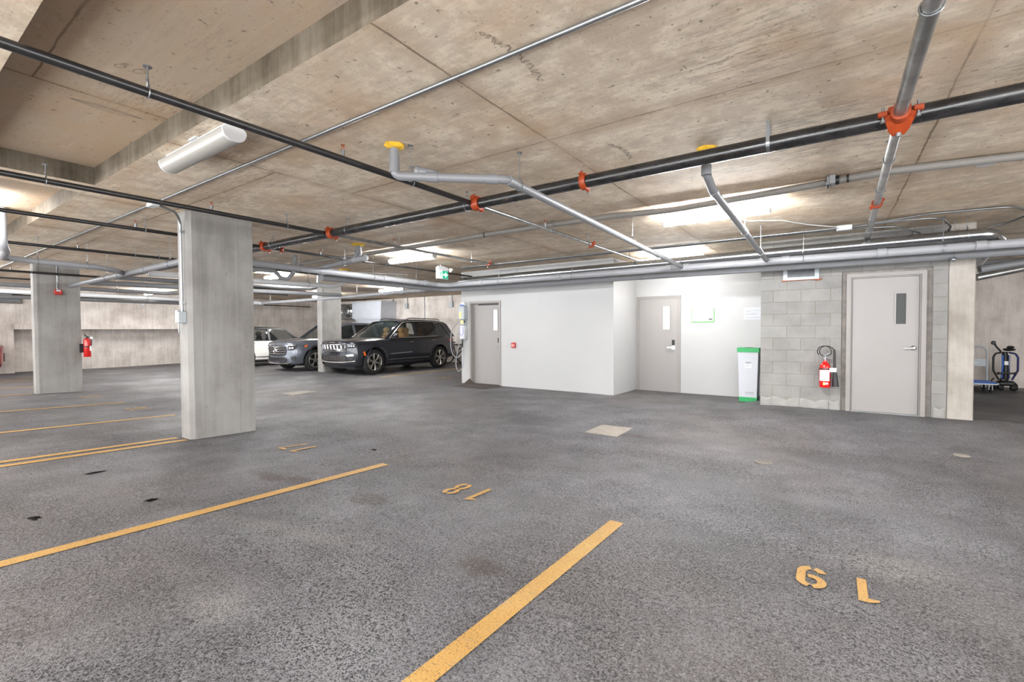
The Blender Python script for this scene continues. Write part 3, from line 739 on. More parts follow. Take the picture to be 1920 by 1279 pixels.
def pipe(name, pts, r, mat, label, cat, group=None, n=16, fil=0):
    P = fillet(pts, fil) if fil else [Vector(p) for p in pts]
    o = MB().tube(P, r, n).build(name, M[mat], org=tuple(P[0]), ang=50)
    return tag(o, label, cat, group)

ZM = 2.732
main = pipe('sprinkler_main', [(-13.5, 3.84, ZM), (6, 3.84, ZM)], .056, 'mainpipe', 'thick black sprinkler main crossing the ceiling from left to upper right', 'sprinkler pipe', n=20)
for x in (-1.86,): coupling(main, (x, 3.84, ZM), (1, 0, 0), .056, .055)
for x in (-3.10, -5.66, -7.42, .33): coupling(main, (x, 3.84, ZM), (1, 0, 0), .056, .085)
def strap(parent, x, y, z, r, top=ZC):
    mb = MB(); n = 12; pts = []
    for i in range(n+1):
        a = -PI + PI*i/n; pts.append((y+(r+.003)*math.cos(a), z+(r+.003)*math.sin(a)))
    pts = [(y-r-.003, top)] + pts + [(y+r+.003, top)]
    for i in range(len(pts)-1):
        (a, b), (c, d) = pts[i], pts[i+1]; mb.quad((x-.012, a, b), (x+.012, a, b), (x+.012, c, d), (x-.012, c, d))
    mb.build('strap_hanger', M['galv'], parent)
strap(main, -.40, 3.84, ZM, .056)
for x in (-3.24, -7.2, -5.3, -9.5): hanger(main, x, 3.84, ZM, .056, 'x')
def branch(x0, x1, y0, y1, z, r, mat, label, hang=(), heads=(), coup=(), grp='black sprinkler branch pipes'):
    o = pipe('sprinkler_branch', [(x0, y0, z), (x1, y1, z)], r, mat, label, 'sprinkler pipe', grp, n=14)
    fx = lambda y: x0+(x1-x0)*(y-y0)/(y1-y0)
    for y in hang: hanger(o, fx(y), y, z, r)
    for y in heads: sprinkler(o, fx(y), y, z, r)
    for y in coup: coupling(o, (fx(y), y, z), (0, 1, 0), r, .045)
    return o
ZBR = 2.735
branch(-3.19, -3.15, -4, 3.79, ZBR, .026, 'blackpipe', 'black sprinkler branch nearest the camera, running up to the main', (1.0, 2.97), (2.25,))
branch(-3.15, -3.13, 3.90, 8.9, ZBR, .022, 'steelpipe', 'steel sprinkler branch running from the main past the long grey drain pipe', (5.5, 6.6, 8.35), (5.3,), (6.75,))
branch(-5.76, -5.74, -4, 3.79, ZBR, .026, 'blackpipe', 'black sprinkler branch passing in front of the big column top', (1.05, 3.25), (2.38,))
branch(-5.74, -5.72, 3.90, 7.6, ZBR, .022, 'steelpipe', 'steel sprinkler branch ending beside the exit sign light', (5.1, 6.9), (5.0,), (7.45,))
branch(-7.55, -7.47, -4, 3.79, ZBR, .024, 'blackpipe', 'black sprinkler branch passing just behind the big front column', (.7, 2.3), (2.2,))
branch(-7.5, -7.46, 3.90, 9.0, ZBR, .020, 'blackpipe', 'thin black sprinkler branch beyond the main, under the grey trap', (4.9, 6.3), (4.85,), (4.15,))
branch(-10.15, -10.1, -4, 3.79, ZBR, .024, 'blackpipe', 'black sprinkler branch, second one behind the big front column', (1.1, 2.95, 3.3), (2.2,))
branch(-10.1, -10.08, 3.9, 9.0, ZBR, .020, 'blackpipe', 'thin black sprinkler branch over the far grey cars', (5.0, 7.4), (4.9,))
branch(-14.0, -13.98, -4, 8.5, 2.66, .024, 'blackpipe', 'black sprinkler branch over the left column', (.5, 2.3), (2.0,), (5.7,))
branch(-16.9, -16.8, -4, 9.5, ZBR, .022, 'blackpipe', 'black sprinkler branch farthest left, beside the wall louvre', (1.0, 3.5, 6.2), (2.0,), (6.6,))
branch(-21.0, -20.95, 3, 13.0, 2.55, .022, 'blackpipe', 'thin black pipe close along the pale left wall', (6, 9.5, 12), (8,))
# bare steel branch at the right, crossing under the main through an outlet tee
b = branch(.30, .325, -3, 3.80, 2.735, .036, 'steelpipe', 'bare steel pipe coming from upper right down to the black main', (1.9, 2.6), (), (), 'bare steel branch pipes')
tee = MB(); p = Vector((.325, 3.84, ZM))
tee.tube([p+Vector((0, -.115, .0)), p+Vector((0, -.05, 0))], [.05, .062], 16)
tee.lathe([(.058, -.055), (.075, -.055), (.078, 0), (.075, .055), (.058, .055)], p, (1, 0, 0), 20)
tee.prism([p+Vector((-.075, -.085, -.035)), p+Vector((.075, -.085, -.035)), p+Vector((.045, -.02, -.095)), p+Vector((.03, .03, -.10)), p+Vector((-.03, .03, -.10)), p+Vector((-.045, -.02, -.095))], (0, -.02, .03))
for sx in (-1, 1): tee.box(p.x+sx*.085-.025, p.x+sx*.085+.025, p.y-.115, p.y-.075, p.z-.012, p.z+.022, bev=.006)
to = tee.build('outlet_tee', M['orange'], main)
bl = MB()
for sx in (-1, 1):
    bl = MB(); bl.cyl(p+Vector((sx*.085, -.095, -.04)), p+Vector((sx*.085, -.095, .05)), .008, 6); bl.cyl(p+Vector((sx*.085, -.095, -.045)), p+Vector((sx*.085, -.095, -.03)), .014, 6); bl.build('bolt', M['galv'], to)
bl = MB(); bl.cyl(p+Vector((0, -.0, -.118)), p+Vector((0, -.0, -.09)), .016, 6); bl.build('bolt', M['galv'], to)
b = branch(.335, .40, 3.90, 8.75, 2.735, .032, 'steelpipe', 'bare steel pipe running from the black main back over the block wall', (4.75, 5.75, 8.0), (), (6.35,), 'bare steel branch pipes')
MB().cyl((.40, 8.75, 2.735), (.405, 8.98, 2.735), .032, 14).build('wall_sleeve', M['steelpipe'], b)

# ---- drains
def drain(name, pts, r, label, fit=(), hangs=(), mat='pvc', fil=.12, grp='grey drain pipes', foam=None, top=ZC):
    o = pipe(name, pts, r, mat, label, 'drain pipe', grp, fil=fil)
    for a, b in fit:
        MB().cyl(a, b, r+.006, 16).build('pipe_socket', M[mat], o)
    for x, y, z, ax in hangs: hanger(o, x, y, z, r, ax)
    if foam:
        rr = random.Random(int(foam[0]*100)); f = MB()
        f.lathe([(r*.9, -.03), (r*1.5, -.022), (r*2.1, -.012), (r*2.3, 0)], (foam[0], foam[1], ZC-.001), n=18)
        f.v = [(x+rr.uniform(-.012, .012), y+rr.uniform(-.012, .012), z+(rr.uniform(-.008, .004) if z < ZC-.005 else 0)) for x, y, z in f.v]
        f.build('foam_seal', M['foam'], o, ang=60)
    return o
zd = 2.615
o = drain('drain_pipe', [(-2.90, 2.54, ZC), (-2.90, 2.54, zd+.05), (-2.88, 2.56, zd+.02), (-2.45, 2.86, zd), (-2.17, 3.05, zd-.01), (-2.17, 8.40, 2.475)], .034, 'long grey drain pipe with an elbow and yellow foam, running back under the black main',
      fit=(((-2.90, 2.54, 2.80), (-2.90, 2.54, 2.66)), ((-2.70, 2.69, zd+.012), (-2.62, 2.745, zd+.008)), ((-2.30, 2.965, zd-.006), (-2.22, 3.02, zd-.009)), ((-2.17, 3.08, zd-.01), (-2.17, 3.17, zd-.012))),
      hangs=((-2.17, 3.25, zd-.015, 'y'), (-2.17, 5.9, 2.545, 'y'), (-2.80, 2.62, zd+.016, 'y')), foam=(-2.90, 2.54), fil=.09)
c = MB(); c.tube([(-2.60, 2.76, zd+.005), (-2.68, 2.74, zd+.045), (-2.76, 2.66, zd+.06)], [.036, .038, .038], 16); c.lathe([(.0, 0), (.044, 0), (.044, .03), (.02, .035), (0, .04)], (-2.755, 2.665, zd+.055), (-.7, -.6, .25), 16)
c.build('cleanout', M['pvc'], o)
drain('drain_pipe', [(-.87, 4.06, ZC), (-.87, 4.06, 2.68), (-.872, 4.30, 2.60), (-.88, 8.40, 2.475)], .034, 'grey drain pipe dropping behind the black main and running back over the bright lamp',
      fit=(((-.87, 4.06, 2.74), (-.87, 4.06, 2.66)), ((-.872, 4.33, 2.60), (-.872, 4.42, 2.597))), hangs=((-.876, 6.1, 2.545, 'y'), (-.88, 7.6, 2.50, 'y')), foam=(-.87, 4.06), fil=.10)
# collector along the room front
o = pipe('collector_pipe', [(6, 8.46, 2.452), (-7.55, 8.28, 2.475), (-7.78, 8.10, 2.48), (-7.74, 3.0, 2.50)], .058, 'pvcl', 'thick pale grey collector pipe hung along the room front, turning forward at left', 'drain pipe', 'thick grey collector pipes', n=20, fil=.15)
for x in (1.55, .55, -.62, -.93, -2.1, -2.4, -4.6, -6.6): MB().cyl((x-.05, 8.46+.0116*(x-8), 2.452-.0015*(x-8)), (x+.05, 8.46+.0116*(x-8), 2.452-.0015*(x-8)), .064, 20).build('pipe_socket', M['pvcl'], o)
for y in (7.7, 5.05, 6.5): MB().cyl((-7.76, y-.05, 2.487), (-7.76, y+.05, 2.487), .064, 20).build('pipe_socket', M['pvcl'], o)
for x in (1.19, -.39, -2.2, -4.3, -6.1, 2.05): hanger(o, x, 8.46+.0116*(x-8), 2.452-.0015*(x-8), .058, 'x')
for y in (7.4, 6.2, 4.6): hanger(o, -7.755, y, 2.487, .058)
o = pipe('collector_pipe', [(6, 8.74, 2.385), (-7.4, 8.60, 2.40), (-7.95, 8.4, 2.40), (-8.0, 5.2, 2.405)], .058, 'pvc', 'thick grey pipe running just below and behind the pale collector pipe', 'drain pipe', 'thick grey collector pipes', n=20, fil=.2)
for x in (1.35, -3.0): hanger(o, x, 8.74+.0104*(x-6), 2.385-.0011*(x-6), .058, 'x')
MB().sphere((1.33, 8.62, 2.33), .03).build('cleanout_plug', M['galv'], o)
# foil-clad pipe with its elbow
o = pipe('foil_clad_pipe', [(1.86, 10.4, 2.42), (1.80, 8.86, 2.59), (1.68, 8.60, 2.635), (-7.6, 8.72, 2.60)], .082, 'foil', 'shiny foil-clad pipe above the grey collector pipe, with a rounded elbow at right', 'insulated pipe', 'foil-clad pipes', n=22, fil=.16)
for x in (1.36, .55, -1.2, -3.2, -5.0): MB().cyl((x-.012, 8.60-.013*(x-1.66), 2.635+.0038*(x-1.66)), (x+.012, 8.60-.013*(x-1.66), 2.635+.0038*(x-1.66)), .086, 22).build('jacket_band', M['foil'], o)
for x in (1.46, .9, -2.8, -5.9): hanger(o, x, 8.605-.013*(x-1.66), 2.635, .082, 'x')
pipe('foil_clad_pipe', [(1.9, 8.92, 2.53), (-7.2, 8.93, 2.50)], .035, 'foil', 'thin shiny pipe behind the larger foil-clad pipe', 'insulated pipe', 'foil-clad pipes')
# pipes crossing behind the pier at the right edge
o = pipe('vent_pipe', [(1.72, 9.35, 2.24), (2.55, 9.55, 2.38), (2.9, 9.6, 2.42), (6, 9.7, 2.42)], .055, 'pvc', 'grey pipe rising to the right from behind the concrete pier, upper one', 'drain pipe', 'pipes behind the pier', fil=.2)
MB().cyl((2.35, 9.50, 2.345), (2.45, 9.525, 2.362), .062, 16).build('pipe_socket', M['pvc'], o)
pipe('vent_pipe', [(1.72, 9.55, 2.14), (2.6, 9.85, 2.34), (3.0, 9.9, 2.38), (6, 9.9, 2.38)], .05, 'steelpipe', 'steel pipe rising to the right from behind the concrete pier, lower one', 'drain pipe', 'pipes behind the pier', fil=.2)
pipe('vent_pipe', [(1.75, 10.4, 2.44), (6, 10.5, 2.44)], .045, 'pvcl', 'pale pipe level behind the concrete pier', 'drain pipe', 'pipes behind the pier')
# electrical conduits
def emt(pts, r, label, grp='ceiling conduits', mat='galv', fil=.1, n=10):
    return pipe('electrical_conduit', pts, r, mat, label, 'conduit', grp, n=n, fil=fil)
for k, w in enumerate(('nearest', 'middle', 'farthest')):
    emt([(.05, 7.95+.06*k, 2.80), (-6.9, 7.95+.06*k, 2.80)], .013, f'thin metal conduit hung over the rooms, {w} of the three side by side')
j = MB(); j.box(.02, .20, 7.94, 8.06, 2.765, 2.835, bev=.008); tag(j.build('junction_box', M['whitep'], org=(.11, 8.0, 2.80)), 'pale junction box where the ceiling conduits meet', 'junction box')
emt([(.20, 7.97, 2.80), (.75, 8.05, 2.835), (1.15, 8.2, 2.84), (1.32, 8.75, 2.80), (1.32, 8.99, 2.78)], .012, 'metal conduit curving away right from the pale junction box', fil=.3)
emt([(.20, 8.02, 2.81), (1.0, 7.95, 2.86), (1.75, 8.05, 2.86), (2.05, 8.5, 2.84), (1.9, 8.9, 2.80), (1.62, 9.05, 2.76)], .013, 'metal conduit sweeping out to the corner of the concrete pier', fil=.3)
emt([(.20, 8.0, 2.785), (.7, 8.25, 2.79), (1.0, 8.7, 2.74), (1.0, 8.98, 2.70)], .011, 'metal conduit bending into the block wall above the right door', fil=.25)
emt([(-24, 2.055, ZC-.016), (6, 2.055, ZC-.016)], .0135, 'long metal conduit fixed along the ceiling past the unlit lamp')
c = emt([(-13, 5.62, 2.835), (-6.2, 5.62, 2.835), (-5.2, 5.60, 2.83), (-4.2, 5.56, 2.84), (-2.3, 5.56, 2.83), (-1.6, 5.66, 2.82), (-.55, 5.62, 2.835), (.4, 5.50, 2.84), (1.6, 5.72, 2.84), (6, 6.0, 2.84)], .036, 'fat grey plastic conduit snaking along the ceiling behind the lit lamps', mat='conduit', fil=.8, n=14)
cl = MB(); cl.box(-.05, .0, 5.47, 5.58, 2.80, 2.88); cl.box(-.075, -.045, 5.46, 5.59, 2.785, 2.88, bev=.01); cl.build('conduit_clamp', M['galv'], c)
cl = MB(); cl.cyl((-.07, 5.54, 2.838), (-.035, 5.535, 2.838), .043, 16); cl.cyl((.0, 5.53, 2.838), (.03, 5.53, 2.838), .043, 16); cl.build('clamp_rubber', M['blackp'], c)
for x in (-4.35, .10): MB().cyl((x-.008, 5.565 if x < -1 else 5.527, 2.838), (x+.008, 5.565 if x < -1 else 5.525, 2.838), .039, 14).build('joint_ring', M['blackp'], c)
emt([(-1.45, 6.08, 2.78), (-1.35, 6.35, 2.83), (-1.15, 6.75, 2.87), (-.95, 7.1, 2.872), (-.6, 7.3, 2.872), (-.3, 7.72, 2.85), (.04, 7.98, 2.82)], .006, 'thin white cable drooping from the lit lamp to the pale junction box', mat='whitep', fil=.1, n=8)
emt([(-8.35, 4.9, 2.55), (-7.62, 7.0, 2.60)], .009, 'thin metal conduit slanting below the exit sign', fil=0)
j = MB(); j.box(-6.53, -6.37, 2.02, 2.10, ZC-.05, ZC-.002, bev=.006); tag(j.build('junction_box', M['whitep'], org=(-6.45, 2.06, ZC-.02)), 'small grey box on the ceiling conduit above the big front column', 'junction box')
# conduit and switch box on the big front column
o = emt([(-6.45, 2.12, ZC-.02), (-6.50, 2.30, ZC-.05), (-6.60, 2.385, 2.74), (-6.60, 2.385, 1.62)], .014, 'metal conduit running down the narrow face of the big front column', fil=.14)
for z in (2.62, 1.75): MB().box(-6.63, -6.57, 2.37, 2.42, z-.012, z+.012).build('conduit_strap', M['galv'], o)
j = MB(); j.box(-6.655, -6.565, 2.33, 2.42, 1.50, 1.64, bev=.006); o = tag(j.build('switch_box', M['greybox'], org=(-6.61, 2.38, 1.57)), 'grey switch box on the narrow face of the big front column', 'switch box')
j = MB(); j.box(-6.715, -6.655, 2.345, 2.42, 1.50, 1.66, bev=.006); j.build('cover', M['card'], o); MB().tube([(-6.69, 2.38, 1.50), (-6.70, 2.38, 1.42), (-6.68, 2.38, 1.37)], .008, 8).build('loose_cable', M['galv'], o)

# ---- pipes beyond the big column, left and centre
drain('drain_pipe', [(-9.07, 1.23, 3.05), (-9.07, 1.23, 2.56), (-9.25, 1.28, 2.50), (-10.1, 1.36, 2.50), (-10.2, 1.6, 2.50), (-10.3, 2.5, 2.49), (-10.42, 2.80, 2.465), (-10.62, 2.93, 2.45)], .045, 'white drain pipe dropping from the ceiling at the left edge', hangs=((-10.22, 1.75, 2.50, 'y'), (-10.28, 2.35, 2.49, 'y')), mat='pvcl', fil=.12, top=CH)
drain('drain_pipe', [(-7.6, 2.96, 2.465), (-14.09, 2.93, 2.43)], .05, 'grey drain pipe slanting between the big column and the left column', fit=(((-9.6, 2.95, 2.452), (-9.75, 2.95, 2.451)), ((-10.9, 2.945, 2.445), (-11.05, 2.945, 2.444))), hangs=((-8.6, 2.955, 2.46, 'x'), (-11.6, 2.94, 2.44, 'x')), fil=0)
trap_pipe = drain('drain_pipe', [(-6.72, 5.07, ZC), (-6.72, 5.07, 2.72), (-6.85, 5.07, 2.62), (-8.35, 5.15, 2.55)], .05, 'grey drain pipe with a capped end hanging beyond the black main', fit=(((-6.72, 5.07, 2.79), (-6.72, 5.07, 2.70)), ((-6.98, 5.075, 2.614), (-7.05, 5.08, 2.61))), hangs=((-7.12, 5.08, 2.605, 'x'),), foam=(-6.72, 5.07), fil=.12)
o = MB(); o.tube([(-6.85, 5.07, 2.62), (-6.55, 5.06, 2.625)], .05, 16); o.lathe([(0, 0), (.058, 0), (.058, .04), (.03, .05), (0, .05)], (-6.56, 5.06, 2.625), (1, 0, 0), 16)
o.build('cleanout_stub', M['pvcl'], trap_pipe)
drain('drain_pipe', [(-10.3, 3.2, 2.46), (-9.75, 6.6, 2.45), (-9.74, 6.9, 2.52), (-9.74, 6.95, ZC)], .055, 'white drain pipe lit by the lamps right of the big column, with an upturned end', fit=(((-10.07, 4.6, 2.455), (-10.05, 4.75, 2.455)), ((-9.82, 6.2, 2.45), (-9.8, 6.3, 2.45))), hangs=((-10.1, 4.5, 2.456, 'y'), (-9.84, 6.05, 2.45, 'y')), mat='pvcw', fil=.1, foam=(-9.74, 6.95))
drain('drain_pipe', [(-9.0, 4.2, 2.55), (-8.85, 4.75, 2.55), (-8.82, 4.86, 2.42), (-8.78, 4.98, 2.42), (-8.72, 5.06, 2.55), (-8.70, 5.08, ZC)], .038, 'grey drain trap bent in a U right of the big column', fil=.06)
drain('drain_pipe', [(-20.5, 8.9, 2.42), (-12.6, 9.02, 2.45), (-8.3, 8.75, 2.47)], .05, 'grey drain pipe above the dark grey SUV, running left over the far column', fit=tuple(((x, 9.02-(x+12.6)*.06 if x > -12.6 else 9.0, 2.45), (x+.12, 9.02-(x+12.6)*.06 if x > -12.6 else 9.0, 2.45)) for x in (-12.5, -11.6, -10.6, -9.9, -9.2)), hangs=((-12.0, 8.98, 2.45, 'x'), (-10.2, 8.88, 2.46, 'x'), (-17, 8.95, 2.43, 'x')), mat='pvcl', fil=0)
drain('drain_pipe', [(-17.5, 2.0, 2.45), (-17.6, 9.0, 2.42)], .06, 'white drain pipe along the far left, lit by the distant lamp', hangs=((-17.52, 3.6, 2.445, 'y'), (-17.55, 5.4, 2.437, 'y'), (-17.58, 7.5, 2.425, 'y')), mat='pvcw', fil=0)
drain('drain_pipe', [(-18.6, 1.8, 2.36), (-18.6, 9.0, 2.36)], .05, 'grey drain pipe behind the white one at the far left', hangs=((-18.6, 4.4, 2.36, 'y'), (-18.6, 6.6, 2.36, 'y')), fil=0)
drain('drain_pipe', [(-13.0, 2.98, 2.44), (-12.4, 8.7, 2.48)], .055, 'grey drain pipe running back beside the left column top', hangs=((-12.95, 3.9, 2.51, 'y'), (-12.7, 6.1, 2.5, 'y')), fil=0)
drain('drain_pipe', [(-11.5, 2.98, 2.45), (-11.1, 6.9, 2.48), (-11.1, 7.1, 2.55), (-11.1, 7.12, ZC)], .04, 'slim grey drain pipe behind the white lit drain pipe', hangs=((-11.4, 4.6, 2.5, 'y'),), fil=.08)
drain('drain_pipe', [(-15.6, -2, 2.50), (-15.4, 5.2, 2.46), (-15.3, 5.5, 2.52), (-15.3, 5.52, ZC)], .05, 'grey drain pipe beyond the left column', hangs=((-15.5, 1.6, 2.48, 'y'), (-15.43, 4.1, 2.465, 'y')), fil=.1)

# ================================================================== LAMPS
def lamp(x0, x1, y, label, lit=True, top=ZC, name='strip_lamp'):
    r = thing('strip_lamp', label, 'ceiling lamp', ((x0+x1)/2, y, top), 'ceiling strip lamps')
    mb = MB(); w = .075; tc = top
    if lit: top -= .075
    for xs_ in ((x0+x1)/2-.35, (x0+x1)/2+.35) if lit else (): mb.cyl((xs_, y, top-.02), (xs_, y, tc), .012, 8)
    mb.box(x0, x1, y-.026, y+.026, top-.022, top-.004); mb.box((x0+x1)/2-.06, (x0+x1)/2+.06, y-.05, y+.05, top-.012, top)
    mb.build('lamp_housing', M['whitep'], r)
    if lit: w = .056
    k0 = .03 if lit else .060
    d = MB(); half = [(w*.45, k0*.45), (w*.98, k0*.97), (w+.004, k0+w*.25), (w*.98, k0+w*.5), (w*.9, k0+w*.72), (w*.75, k0+w*.92), (w*.52, k0+w*1.07), (w*.26, k0+w*1.15)]
    pr = [(y-a, top-b) for a, b in half] + [(y+a, top-b) for a, b in half[::-1]]
    d.prism([(x0+.01, a, b) for a, b in pr], (x1-x0-.02, 0, 0))
    d.build('lamp_diffuser', M[lit if isinstance(lit, str) else ('lit' if lit else 'lens')], r, ang=50)
    e = MB()
    for xa, xb in ((x0-.004, x0+.012), (x1-.012, x1+.004)):
        e = MB(); e.prism([(xa, a+(a-y)*.03, b) for a, b in pr], (xb-xa, 0, 0)); e.build('lamp_end_cap', M['whitep'], r)
    return r
lamp(-4.62, -3.48, 1.60, 'unlit white strip lamp on the ceiling above the big front column', False)
lamp(-1.80, -.60, 6.02, 'lit strip lamp on the ceiling in front of the set-back white wall', 'lit_new')
lamp(-7.22, -6.02, 6.20, 'lit strip lamp on the ceiling left of the exit sign', 'lit_dim')
lamp(-12.9, -11.7, 10.6, 'lit strip lamp above the dark grey SUV')
lamp(-12.0, -10.8, 6.22, 'small bright lit lamp just right of the big front column')
lamp(-20.6, -19.4, 6.3, 'far lit lamp seen between the left column and the big front column')
lamp(-9.2, -8.0, .98, 'lit strip lamp in the ceiling recess at the left edge', 'lit_faint', CH)
lamp(-17.2, -16.0, 10.8, 'lit strip lamp over the silver grey SUV')
lamp(-16.6, -15.4, 1.2, 'added unseen lit strip lamp over the far left stalls')  # fill lamp added out of view to brighten the far left
lamp(3.3, 4.5, 6.1, 'added lit strip lamp on the ceiling beyond the right edge of the picture', 'lit_faint')  # extra lamp out of view, put in for light from the right
lamp(3.0, 4.2, 11.8, 'added lit strip lamp over the platform trolley, beyond the right edge', 'lit_faint')  # out-of-view lamp added to light the area behind the pier
lamp(-1.6, -.4, -2.2, 'added lit strip lamp on the ceiling behind the camera')  # added behind the camera to even out the illumination
lamp(-7.2, -6.0, -2.4, 'added lit strip lamp behind the camera on the left')  # second added lamp at the back, filling the left side
lamp(3.6, 4.8, -2.2, 'added lit strip lamp behind the camera on the right')  # third added lamp at the back, filling the right side
lamp(.9, 2.1, 1.60, 'added lit strip lamp on the ceiling just beyond the right edge, nearest the camera', 'lit_faint')  # unseen lamp put in to lift the ceiling brightness
lamp(-15.9, -14.7, 6.2, 'added lit strip lamp hidden behind the big front column', 'lit_new')  # added out of sight to brighten the far left walls and ceiling
lamp(-3.2, -2.0, 9.2, 'lit strip lamp over the set-back entrance, hidden behind the pipes', 'lit_entry')
# ================================================================== THINGS ON THE WALLS AND FLOOR
def text_mesh(s, size, origin, right, up, mat, name, parent, depth=.0, align='LEFT'):
    cu = bpy.data.curves.new('lettering', 'FONT'); cu.body = s; cu.size = size; cu.align_x = align; cu.resolution_u = 2
    to = bpy.data.objects.new('lettering', cu); C.objects.link(to)
    bpy.context.view_layer.update()
    me = to.evaluated_get(bpy.context.evaluated_depsgraph_get()).to_mesh()
    mb = MB(); r, u, o = Vector(right), Vector(up), Vector(origin)
    mb.add([o + r*v.co.x + u*v.co.y for v in me.vertices], [tuple(p.vertices) for p in me.polygons])
    bpy.data.objects.remove(to, do_unlink=True); bpy.data.curves.remove(cu)
    return mb.build(name, mat, parent)

# fire extinguisher with hose and horn on the block wall
r = thing('fire_extinguisher', 'red fire extinguisher with a looped black hose hung on the block wall', 'fire extinguisher', (-.105, 8.88, .43))
cx, cy, z0 = -.105, 8.885, .465
b = MB(); b.lathe([(.0, 0), (.072, 0), (.078, .012), (.078, .30), (.070, .345), (.046, .385), (.024, .405), (.022, .43), (0, .43)], (cx, cy, z0), n=28)
cyl_ = b.build('cylinder', M['red'], r)
b = MB(); b.lathe([(.0795, .285), (.0795, .305)], (cx, cy, z0), n=28, caps=False); b.build('band', M['blackp'], cyl_)
def curved(parent, name, mat, R, a0, a1, za, zb, n=10, yaw=-PI/2):
    m_ = MB()
    for i in range(n):
        t0, t1 = yaw+a0+(a1-a0)*i/n, yaw+a0+(a1-a0)*(i+1)/n
        m_.quad((cx+R*math.cos(t0), cy+R*math.sin(t0), za), (cx+R*math.cos(t1), cy+R*math.sin(t1), za), (cx+R*math.cos(t1), cy+R*math.sin(t1), zb), (cx+R*math.cos(t0), cy+R*math.sin(t0), zb))
    return m_.build(name, mat, parent)
lb = curved(cyl_, 'label', M['paper'], .0792, -1.05, .85, z0+.105, z0+.275)
for k in range(5): curved(cyl_, 'print', M['print'], .0796, -.95, -.15+.1*(k % 3), z0+.255-.03*k, z0+.262-.03*k, 6)
for a, z in ((.35, .25), (.5, .215), (.45, .17), (.55, .14), (.25, .12), (-.2, .12)): curved(cyl_, 'print', M['printd'], .0797, a, a+.14, z0+z, z0+z+.012, 3)
curved(cyl_, 'inspection_tag', M['yellabel'], .0797, -.30, .08, z0+.04, z0+.085, 5); curved(cyl_, 'inspection_tag', M['paper'], .0796, .1, .6, z0+.05, z0+.08, 5)
b = MB(); b.cyl((cx, cy, z0+.43), (cx, cy, z0+.49), .014, 12); b.box(cx-.025, cx+.03, cy-.012, cy+.012, z0+.475, z0+.505); b.tube([(cx-.01, cy, z0+.50), (cx+.06, cy-.01, z0+.535), (cx+.09, cy-.01, z0+.53)], .008, 8); b.tube([(cx-.0, cy, z0+.47), (cx+.09, cy-.01, z0+.455)], .006, 8)
b.build('valve', M['galv'], r)
hp = []
for i in range(60):
    t = i/59; a = -2.3 - t*(2*PI*1.55); R = .086
    hp.append((cx-.022+.045*t+R*math.cos(a), cy-.02-.02*t, z0+.575+R*.95*math.sin(a)))
hp += [(cx+.095, cy-.04, z0+.63), (cx+.115, cy-.035, z0+.60)]
MB().tube(hp, .0065, 8).build('hose', M['rubber'], r)
b = MB(); b.tube([(cx+.118, cy-.03, z0+.605), (cx+.122, cy-.03, z0+.52), (cx+.124, cy-.03, z0+.40), (cx+.126, cy-.03, z0+.30), (cx+.13, cy-.03, z0+.24), (cx+.138, cy-.03, z0+.02), (cx+.138, cy-.03, z0+.015)], [.014, .017, .017, .021, .026, .046, .02], 14)
b.build('discharge_horn', M['blackp'], r)
b = MB(); b.box(cx+.06, cx+.15, cy-.062, cy-.058, z0+.25, z0+.315, bev=.0015); b.build('paper_tag', M['paper'], r)
b = MB(); b.box(cx-.03, cx+.03, cy+.07, 9.0, z0+.20, z0+.34); b.build('wall_bracket', M['dark'], r)

# smaller extinguisher on the far side of the left column
r = thing('fire_extinguisher', 'red fire extinguisher hung on the far edge of the left column', 'fire extinguisher', (-14.05, 3.16, .8))
cx, cy, z0 = -14.02, 3.165, .82
b = MB(); b.lathe([(0, 0), (.06, 0), (.066, .01), (.066, .36), (.058, .40), (.025, .43), (0, .43)], (cx, cy, z0), n=20); c_ = b.build('cylinder', M['red'], r)
b = MB(); b.lathe([(.0668, .22), (.0668, .245)], (cx, cy, z0), n=20, caps=False); b.build('band', M['blackp'], c_)
b = MB(); b.cyl((cx, cy, z0+.43), (cx, cy, z0+.47), .02, 10); b.tube([(cx, cy, z0+.465), (cx+.03, cy-.05, z0+.51)], .012, 8); b.tube([(cx, cy, z0+.46), (cx, cy+.05, z0+.44), (cx+.02, cy+.075, z0+.36), (cx+.02, cy+.06, z0+.16)], .011, 8); b.build('valve', M['blackp'], r)
b = MB(); b.sphere((cx+.03, cy+.07, z0+.43), .03); b.box(cx+.05, cx+.066, cy+.03, cy+.06, z0+.14, z0+.25); b.build('paper_tag', M['paper'], r)
b = MB(); b.box(-14.10, cx-.05, 3.05, cy, z0+.1, z0+.3); b.build('wall_bracket', M['dark'], r)

# strobe box on the left column
r = tag(MB().box(-14.095, -14.04, 2.65, 2.78, 2.21, 2.33, bev=.008).build('alarm_strobe', M['redd'], org=(-14.07, 2.71, 2.27)), 'red alarm strobe box on the left column under a thin conduit', 'alarm strobe')
MB().box(-14.04, -14.03, 2.68, 2.75, 2.285, 2.32).build('strobe_lens', M['card'], r); MB().cyl((-14.075, 2.70, 2.33), (-14.075, 2.70, ZC), .012, 8).build('conduit', M['galv'], r)
# alarm pull station on the white wall
r = tag(MB().box(-6.31, -6.20, 9.055, 9.1, .965, 1.095, bev=.006).build('alarm_pull_station', M['redd'], org=(-6.255, 9.1, 1.03)), 'small red and white alarm pull station on the white wall', 'alarm')
for z in (1.005, 1.05): MB().box(-6.285, -6.225, 9.048, 9.055, z-.012, z+.014).build('pull_handle', M['red'], r)
MB().box(-6.30, -6.21, 9.050, 9.0545, 1.025, 1.033).build('trim', M['paper'], r)
